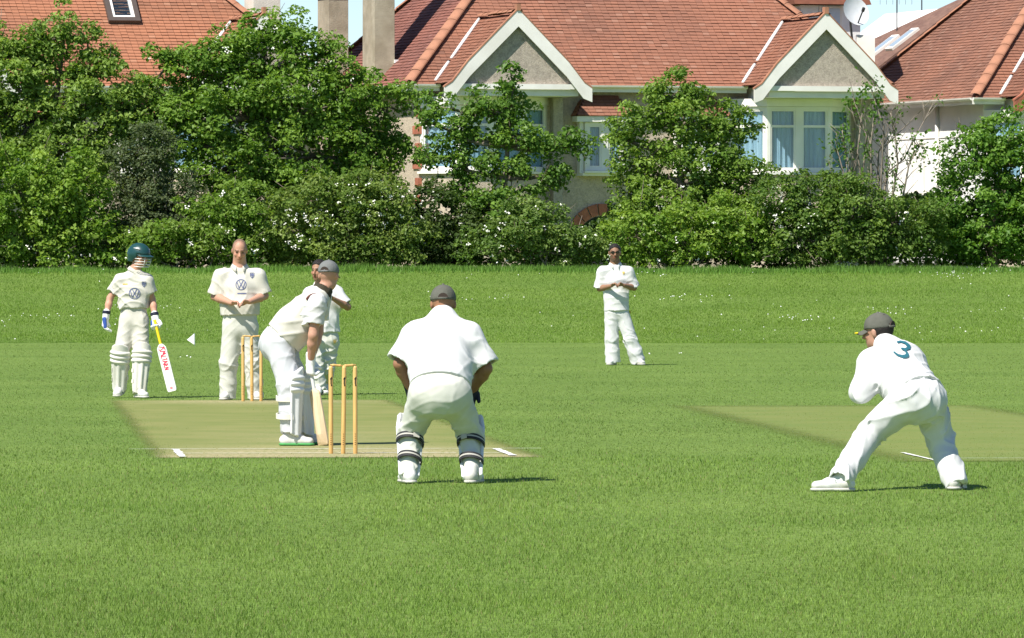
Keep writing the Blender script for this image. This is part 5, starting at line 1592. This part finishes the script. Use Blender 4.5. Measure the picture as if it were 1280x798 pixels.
# ---------------------------------------------------------------- man by the far stumps, hands together
def man_at_stumps():
    J = dict(head=(299.5, 314, -.02), neck=(299.5, 334, .02), sl=(276.5, 346, .02), sr=(322.5, 346, .02), el=(268.5, 371, .02), er=(330.5, 370, .02), wl=(289.5, 379, -.26), wr=(312, 377.5, -.26),
             hl=(289, 410, 0), hr=(311.5, 410, 0), kl=(285.5, 455, -.02), kr=(316, 455, -.02), al=(285, 493, 0), ar=(319, 493, .02))
    p = Person('balding man in cream polo shirt behind the far stumps with his hands together', 76.7, J, skin=PALE, seed=5)
    T = ((.185, .145), (.195, .165), (.205, .140))
    p.body((.06, -1, -.36), T, arm=1.08, hand_dir=(((.85, -.45, .05), (.2, -.6, -.7)), ((-.85, -.5, .05), (-.2, -.6, -.7))), head=1.02, neck_w=1.2, bald=True, hair=M_crop, hair_t=.002, hairline=.012, curl=(.7, .55))
    sh = p.shirt(T, M_cream, .24, (.92, .92), (.078, .100), amp=.009, bottom_w=(.205, .165), shoulder=.074, trap=.068)
    p.collar(M_cream, .082)
    p.trousers(T, M_ivory, (.115, .100, .092, .090), amp=.007)
    p.shoes(((-.30, -1, 0), (.25, -1, 0)))
    stroke_decal(sh, EMBLEM, p.at_px(301.8, 356), RX, UP, .056, M_print_blue, 'emblem', sh)
    stroke_decal(sh, [([(-1, 0), (1, 0)], .22)], p.at_px(303, 367), RX, UP, .05, M_print_blue, 'chest_print', sh)
    stroke_decal(sh, CREST, p.at_px(315.5, 344.5), RX, UP, .030, M_print_blue, 'crest', sh)
man_at_stumps()

# ---------------------------------------------------------------- bowler seen behind the striker
def bowler():
    J = dict(head=(398.5, 339, -.03), neck=(401, 356, .02), sl=(387, 367, .0), sr=(420, 365, .02), el=(379, 390, -.05), er=(434.5, 384, -.02), wl=(388, 408, -.2), wr=(417, 374, -.22),
             hl=(396, 426, 0), hr=(415, 426, 0), kl=(394, 459, -.10), kr=(410, 458, .02), al=(399, 484, -.12), ar=(406.5, 475, .40))
    p = Person('dark haired bowler in whites partly hidden behind the crouching batsman', 79.6, J, skin=TAN*.85, seed=8)
    T = ((.155, .115), (.155, .115), (.175, .115))
    p.body((-.50, -.86, -.06), T, arm=.95, hand_dir=(None, ((-.7, -.5, .4), (-.2, -.7, -.6))), hair=M_hair, beard=.3, curl=(.6, .8))
    sh = p.shirt(T, M_wht, .16, (.84, .84), (.064, .086), amp=.010, bottom_w=(.185, .14))
    p.collar(M_wht, .075)
    tr = p.trousers(T, M_ivory, (.098, .086, .082, .080), amp=.009)
    p.shoes(((-.1, -1, -.15), (.1, -.75, -.65)), sole=M_sole_d, ground=(False, False))
    stroke_decal(tr, CREST, p.at_px(418.5, 427), RX, UP, .022, M_print_gold, 'crest', tr)
bowler()

# ---------------------------------------------------------------- striker bent over his bat
def striker():
    J = dict(head=(411, 345.5, .05), neck=(402.5, 364, .03), sl=(396.5, 379, -.17), sr=(402, 371, .20), el=(391.5, 419, -.19), er=(398, 415, .17), wl=(388, 455, -.07), wr=(389, 450, .04),
             hl=(346, 430, -.09), hr=(350, 430, .11), kl=(362, 481, -.12), kr=(374, 483, .17), al=(362.5, 541, -.13), ar=(379, 541, .17))
    p = Person('batsman in grey cap and sleeveless sweater bent over his bat at the near stumps', 58.4, J, skin=PALE*.98, seed=12)
    T = ((.150, .150), (.155, .135), (.185, .125))
    p.body((.30, .94, -.10), T, arm=.98, hands=('g', 'g'), hand_dir=(((-.02, .18, -1), (.8, .5, .1)), ((.0, -.1, -1), (.8, -.5, .1))), beard=.0)
    p.shirt(T, M_wht, .55, (.66, .66), (.070, .084), amp=.009, shoulder=.066)
    # sleeveless sweater over the shirt
    S = Sdf(); g = .026
    S.cone2(s_a(p, -.02), p.waist, (T[0][0]+g+.012, T[0][1]+g+.005), (T[1][0]+g, T[1][1]+g+.01), p.hside)
    S.cone2(p.waist, p.chest, (T[1][0]+g, T[1][1]+g+.01), (T[2][0]+g, T[2][1]+g), p.side, .06)
    S.cone2(p.chest, p.chest*.3 + p.j['neck']*.7, (T[2][0]+g-.02, T[2][1]+g-.01), (.10, .10), p.side, .05)
    for e in ('l', 'r'): S.cone(p.j['neck']*.7 + p.chest*.3, p.j['s'+e]*.94 + p.chest*.06, .075, .078, .05)
    S.cut(plane_f(p.pel + (p.shm-p.pel)*.12, p.pel-p.shm), .01)
    for e in ('l', 'r'):
        sgn = -1 if e == 'l' else 1
        S.cut(plane_f(p.j['s'+e] + p.side*sgn*.012, p.side*sgn + p.spine*.12), .008)
    S.disp = folds(91, .008, p.spine, 46, [(p.waist, .2, .8), (p.pel, .2, .5)], .3)
    sw = sdf_obj('sweater', S, .0105, M_cream, p.root)
    trim = MB(); c = p.j['sl'] + p.side*(-.018); N = 22
    fw = nz(np.cross(p.side, p.spine))
    ring = [c + (p.spine*math.cos(a)*.082 + fw*math.sin(a)*.090) + p.spine*-.012 for a in np.linspace(-1.9, 1.9, N)]
    trim.tube(ring, .010, 6); trim.build('armhole_trim', M_brown, sw, smooth=True)
    # dark collar standing up round the neck
    n = p.j['neck']; axn = nz(p.hc-n); C = Sdf()
    C.cone(n - axn*.035, n + axn*.045, .098, .082); C.cut(plane_f(n + axn*.052, axn)); C.sub(cone_f(n, n + axn*.12, .066, .07))
    C.disp = folds(93, .005, axn, 50, None, .8)
    sdf_obj('collar', C, .0085, M_sweatcol, p.root)
    p.trousers(T, M_cool, (.112, .104, .088, .080), amp=.008, seat=((-.02, 0, .0), (.135, .13, .14)), cut_off=-.04)
    p.pads(((1, .05, 0), (1, .15, 0)), M_padw, M_strapw, rad=(.085, .108), top=.15, ridges=True, strap_t=(.35, .72), span=1.45, strap_r=.094)
    p.shoes(((1, -.05, 0), (1, .25, 0)), sole=M_sole_g)
    p.glove('l', M_glove, None, 1.0, 1.1); p.glove('r', M_glove, None, 1.0, 1.1)
    p.cap(M_capgrey, size=.98)
    return p
def s_a(p, t): return p.pel + (p.shm-p.pel)*t
strik = striker()

# ---------------------------------------------------------------- wicketkeeper from behind
def keeper():
    J = dict(head=(554, 381, .50), neck=(553.5, 394, .43), sl=(521, 421, .32), sr=(585, 422, .32), el=(500, 455, .28), er=(607, 461, .28), wl=(513, 486, .40), wr=(591, 487, .44),
             hl=(529, 492, .02), hr=(571, 492, .02), kl=(512.5, 543, .22), kr=(588.5, 545, .22), al=(511.5, 592, .04), ar=(590, 593, .04))
    p = Person('wicketkeeper crouching with his back turned, black straps round his white pads', 48.7, J, skin=BROWN*1.5, seed=17)
    T = ((.190, .160), (.190, .150), (.195, .145))
    p.body((.0, 1, -.12), T, arm=1.12, hands=('g', 'g'), head=1.04, hand_dir=(((.35, .25, -.9), (0, -.6, -.3)), ((-.35, .25, -.9), (0, -.6, -.3))))
    p.shirt(T, M_wht, .12, (.95, .95), (.100, .112), amp=.007, grow=.022, shoulder=.090, trap=.085, neck_up=.95, neck_r=.085, bottom_w=(.200, .165), fold_c=[((p.j['sr']*.6+p.waist*.4), .12, .6), ((p.j['sl']*.6+p.waist*.4), .12, .5)])
    tr = p.trousers(T, M_ivory, (.124, .088, .060, .052), amp=.007, cut_off=-.03, seat=((0, -.02, -.02), (.195, .150, .16)), base=.25)
    p.pads(((-.12, 1, 0), (.12, 1, 0)), M_padw, M_strapd, rad=(.064, .086), top=.22, ridges=False, stripe=M_strapg, strap_t=(.34, .80), buckle=True, strap_r=(.073, .086), span=1.5, strap_w=.023)
    p.shoes(((-.25, 1, 0), (.25, 1, 0)), sole=M_sole)
    p.glove('l', M_navy, None, .95, .7); p.glove('r', M_navy, None, .95, .7)
    p.cap(M_capolive, size=1.04)
keeper()

# ---------------------------------------------------------------- lone fielder with sunglasses
def lone_fielder():
    J = dict(head=(768.5, 316.5, -.02), neck=(769, 331, .02), sl=(753.2, 340.5, .0), sr=(785.3, 340.5, .0), el=(749.5, 361, .02), er=(792.5, 360, .02), wl=(764, 357.5, -.24), wr=(780, 357, -.24),
             hl=(763, 392, 0), hr=(779, 392, 0), kl=(764.5, 424, -.01), kr=(788, 424, -.02), al=(766, 450, 0), ar=(797, 450, 0))
    p = Person('fielder in whites and sunglasses standing alone with his hands clasped', 101.0, J, skin=TAN*.72, seed=23)
    T = ((.155, .120), (.160, .125), (.172, .118))
    p.body((.05, -1, -.05), T, arm=1.0, neck_w=1.12, head=1.04, hand_dir=(((.75, -.35, .35), (.3, -.5, -.6)), ((-.75, -.35, .35), (-.3, -.5, -.6))), hair=M_hair, beard=.75, curl=(.9, .9), h=.009)
    sh = p.shirt(T, M_wht, .06, (1.0, 1.0), (.074, .096), shoulder=.07, trap=.066, amp=.007, bottom_w=(.176, .140), h=.012)
    p.collar(M_wht, .08)
    tr = p.trousers(T, M_wht, (.105, .100, .104, .112), amp=.008, h=.012)
    p.shoes(((-.35, -1, 0), (.45, -1, 0)))
    hp = p.hp; g = MB()
    for e in (-1, 1):
        pts = [hp(e*.034 + .030*math.cos(a)*1.0, .104 - .020*abs(e*.034+.03*math.cos(a))/.06, .012 + .017*math.sin(a)) for a in np.linspace(0, 2*math.pi, 12, endpoint=False)]
        g.prism(pts, p.hf*.006)
    gl = g.build('sunglasses', M_lens, p.root)
    fr = MB(); fr.tube([hp(-.012, .112, .016), hp(.012, .112, .016)], .004, 5)
    for e in (-1, 1): fr.tube([hp(.06*e, .088, .016), hp(.080*e, .03, .018), hp(.083*e, -.01, .012)], .0035, 5)
    fr.build('temple', M_lens, gl)
    stroke_decal(sh, CREST, p.at_px(779.3, 341.5), RX, UP, .022, M_print_gold, 'crest', sh)
    stroke_decal(tr, CREST, p.at_px(787.6, 390.5), RX, UP, .022, M_print_gold, 'crest', tr)
lone_fielder()

# ---------------------------------------------------------------- slip fielder with number 3
def slip():
    J = dict(head=(1097.5, 416, .50), neck=(1107, 432, .42), sl=(1089, 453, .22), sr=(1136, 453, .54), el=(1075.5, 491, .16), er=(1112, 484, .82), wl=(1093.5, 479, .30), wr=(1104, 485, .44),
             hl=(1136, 499, -.07), hr=(1163, 500, .09), kl=(1087, 541, .10), kr=(1174.5, 550, .22), al=(1052, 597, -.32), ar=(1194, 600, .02))
    p = Person('fielder with number 3 on his shirt crouching wide legged at the right', 47.4, J, skin=PALE*.85, seed=29)
    T = ((.165, .150), (.172, .148), (.212, .165))
    p.body((-.86, .50, -.10), T, arm=1.0, hand_dir=(((.75, .6, .35), (.2, .3, .9)), ((-.5, -.2, .5), (-.3, .5, .7))), hair=M_hair, curl=(.7, .7))
    sh = p.shirt(T, M_wht, .02, (1.30, 1.9), (.076, .068), amp=.008, grow=.016, bottom_w=(.188, .172), shoulder=.078, trap=.07, neck_up=1.0, extra=[(np.array(p.px3(1127, 453, .30)), (.150, .16, .140))], neck_r=.082, fold_c=[(p.pel, .2, .6), (p.j['el'], .16, .5)])
    cf = MB(); d = nz(p.j['wl']-p.j['el'])
    p.trousers(T, M_wht, (.122, .096, .086, .084), amp=.012, seat=((.02, -.02, -.01), (.165, .150, .15)), base=.35, cut_off=.015)
    p.shoes(((-1, -.05, 0), (.25, 1, 0)), size=1.04)
    p.cap(M_capolive, size=1.0)
    b = MB(); hp = p.hp
    b.tube([hp(math.sin(a)*.088, math.cos(a)*.096 - .006 + .080*math.cos(a)**.7, .010 + .004*0) for a in np.linspace(-.8, .8, 9)], .0055, 5)
    b.build('peak_edge', M_yellow, p.root, smooth=True)
    three = [(-.72, .62), (-.40, .92), (.05, 1.0), (.45, .82), (.52, .48), (.28, .16), (-.15, .06), (.30, .0), (.62, -.30), (.60, -.68), (.25, -.95), (-.25, -1.0), (-.75, -.78)]
    ux = Vector((.93, 0, -.38)).normalized(); uz = Vector((.38, 0, .93)).normalized()
    stroke_decal(sh, [(three, lambda t: .20 + .20*math.sin(t*math.pi*2)**2)], p.at_px(1129.5, 438), ux*1.28, uz*.92, .052, M_print_teal, 'shirt_number', sh, off=.008)
slip()

# ================================================================== BATS, STUMPS, MARKER
def bat(label, top, toe, face, blade_m, grip_m, print_m=None, blade_len=.56, handle_back=0.0):
    """cricket bat from handle top to toe; 'face' is the way the flat face looks"""
    top, toe = Vector(top), Vector(toe); ax = (toe-top).normalized(); L = (toe-top).length
    f = Vector(face); f = (f - ax*f.dot(ax)).normalized(); sd = ax.cross(f)
    root = empty('cricket_bat', toe); tag(root, label, 'cricket bat', 'cricket bats')
    bl = min(blade_len, L*.66); s0 = L-bl
    b = MB(); secs = []
    for (t, w, dp) in ((0, .016, .030), (.03, .034, .034), (.08, .052, .036), (.14, .054, .040), (.55, .054, .056), (.80, .054, .060), (.94, .054, .040), (.985, .050, .030), (1.0, .042, .024)):
        c = top + ax*(s0 + t*bl) - toe
        ring = [c + sd*w + f*.010, c + sd*w*.93 + f*.016, c - sd*w*.93 + f*.016, c - sd*w + f*.010, c - sd*w + f*-.006, c - sd*w*.45 - f*(dp*.62), c - f*(dp*.8), c + sd*w*.45 - f*(dp*.62), c + sd*w + f*-.006]
        secs.append(ring)
    n = 9
    for r in secs: b.v += [tuple(p) for p in r]
    for k in range(len(secs)-1):
        for q in range(n): b.f.append((k*n+q, k*n+(q+1) % n, (k+1)*n+(q+1) % n, (k+1)*n+q))
    b.f.append(tuple(range(n))[::-1]); b.f.append(tuple(range((len(secs)-1)*n, len(secs)*n)))
    bo = b.build('blade', blade_m, root, bevel=0)
    h = MB(); pts = [top + ax*t - toe for t in (0, .02, .10, .2, s0-.01, s0+.06)]
    h.tube(pts, [.019, .0175, .016, .016, .016, .015], 12); h.build('handle', grip_m, root, smooth=True)
    if print_m:
        def P(a, x): return top + ax*(s0 + a*bl) - sd*x + f*.0175 - toe
        def bar(a0, x0, a1, x1, w=.010):
            p, q = P(a0, x0), P(a1, x1); d = (q-p).normalized(); e = d.cross(f)*w/2
            return [p-e, q-e, q+e, p+e]
        groups = [  # red vertical lettering running down the blade
            [(.05, -.025, .09, .030), (.09, .030, .13, -.020), (.13, -.020, .10, -.036), (.06, .028, .15, .036)],
            [(.15, -.030, .17, .034), (.17, .034, .20, -.002), (.20, -.002, .21, .034), (.21, .034, .24, -.030)],
            [(.25, -.028, .27, .032), (.25, -.028, .30, -.024)],
            [(.31, .030, .35, .030), (.33, .030, .33, -.026)],
            [(.36, -.026, .38, .030), (.38, .030, .42, -.026), (.37, -.004, .41, -.004)],
            [(.43, -.026, .43, .028), (.43, .028, .47, .006), (.47, .006, .43, -.002), (.43, -.002, .48, -.026)],
            [(.50, -.024, .50, .026), (.50, .026, .54, -.024), (.54, -.024, .54, .026)]]
        for gset in groups:
            m = MB()
            for i, q in enumerate(gset): m.poly([p + f*.0004*i for p in bar(*q)])
            m.build('red_lettering', print_m, bo)
        m = MB(); c = .93
        for k in range(10):
            a0, a1 = 2*math.pi*k/10, 2*math.pi*(k+.95)/10
            m.poly(bar(c + .022*math.cos(a0), .013*math.sin(a0), c + .022*math.cos(a1), .013*math.sin(a1), .006))
        m.poly(bar(c-.012, 0, c+.012, 0, .006)); m.build('toe_badge', print_m, bo)
        m = MB(); m.poly(bar(.78, -.006, .78, .006, .004)); m.build('face_mark', M_black, bo)
    return root
bat('white bat with red lettering and yellow grip hanging from the helmeted batsman\'s hand', at(193.2, 400, 77.75), at(215.5, 489.5, 77.62), (-.12, -1, .25), M_batwhite, M_yellow, M_red, blade_len=.56)
bat('plain wooden bat standing on the ground between the batsman and the near stumps', at(386.3, 450, 58.36), at(404.5, 557.0, 58.30), (.55, .80, .2), M_willow, M_wht, None, blade_len=.53)

def wicket(c, labels, blabels, group):
    for i, off in enumerate((-.0985, 0, .0985)):
        p = c + PS*off
        root = empty('stump', (p.x, p.y, 0)); tag(root, labels[i], 'stump', group)
        root.rotation_euler = (random.uniform(-.012, .012), random.uniform(-.014, .014), 0)
        b = MB(); b.tube([(0, 0, -.06), (0, 0, .02), (0, 0, .25), (0, 0, .66), (0, 0, .695), (0, 0, .711)], [.0165, .0178, .018, .018, .0165, .0145], 16); b.build('shaft', M_stump, root, smooth=True)
        b = MB(); n = 8
        def arc(z0, z1, a0, a1, r=.0186):
            i0 = len(b.v)
            for k in range(n+1):
                a = a0 + (a1-a0)*k/n
                b.v.append((math.sin(a)*r, -math.cos(a)*r, z0[0]+(z0[1]-z0[0])*k/n)); b.v.append((math.sin(a)*r, -math.cos(a)*r, z1[0]+(z1[1]-z1[0])*k/n))
            for k in range(n): b.f.append((i0+2*k, i0+2*k+2, i0+2*k+3, i0+2*k+1))
        arc((.600, .606), (.612, .628), -.3, .55); arc((.566, .560), (.604, .606), -.15, .35, .0187); arc((.548, .552), (.566, .560), .0, .55, .0188)
        b.build('maker_mark', M_black, root)
        b = MB(); 
        for k in range(6): 
            i0 = len(b.v); z = .075 + .017*k
            for a in (-.28, -.1, .1, .28): b.v += [(math.sin(a)*.0187, -math.cos(a)*.0187, z), (math.sin(a)*.0187, -math.cos(a)*.0187, z+.006)]
            for q in range(3): b.f.append((i0+2*q, i0+2*q+2, i0+2*q+3, i0+2*q+1))
        b.build('side_lettering', M_stumpprint, root)
    for i, (a, e) in enumerate(((-.0985, 0), (0, .0985))):
        p, q = c + PS*(a-.006), c + PS*(e+.006); z = .717
        root = empty('bail', ((p.x+q.x)/2, p.y, z)); tag(root, blabels[i], 'bail', group + ' bails')
        d = (q-p).normalized(); b = MB(); L = (q-p).length; tilt = (-.004, .004)[i]
        ts = [-.5, -.36, -.33, -.25, -.1, .1, .22, .27, .30, .5]
        b.tube([d*(t*L) + Vector((0, 0, tilt*t*2)) for t in ts], [.0055, .006, .0095, .0105, .009, .009, .0105, .0095, .006, .0055], 10)
        b.build('spindle', M_stump, root, smooth=True)
M_stumpprint = mat('faded_print', (0.22, 0.12, 0.05), 0.6, 0.1)
wicket(WN, ['left stump of the near wicket beside the batsman\'s bat', 'middle stump of the near wicket', 'right stump of the near wicket, nearest the wicketkeeper'],
       ['left bail on top of the near stumps', 'right bail on top of the near stumps'], 'near wicket stumps')
wicket(WF, ['left stump of the far wicket in front of the balding man', 'middle stump of the far wicket', 'right stump of the far wicket behind the crouching batsman'],
       ['left bail on top of the far stumps', 'right bail on top of the far stumps'], 'far wicket stumps')

def marker():
    D = 122.0; p = at(240, 431, D)
    root = empty('boundary_marker', (p.x, D, 0)); tag(root, 'small white triangular marker on the grass right of the helmeted batsman', 'marker')
    w = D/FPX; b = MB()
    A, B, C = (3*w, 0, 14*w), (-6*w, -.03, 6*w), (3*w, -.02, 0.0)
    z0 = p.z
    b.prism([(3*w, -.05, z0), (3*w, -.05, z0+14*w), (-6.5*w, .02, z0+6.0*w)], (.01, .10, 0)); b.build('flag', M_wwall, root)
    b = MB(); b.tube([(3*w, 0, -.1), (3*w, 0, z0+14*w)], .006, 6); b.build('stake', M_white, root)
marker()
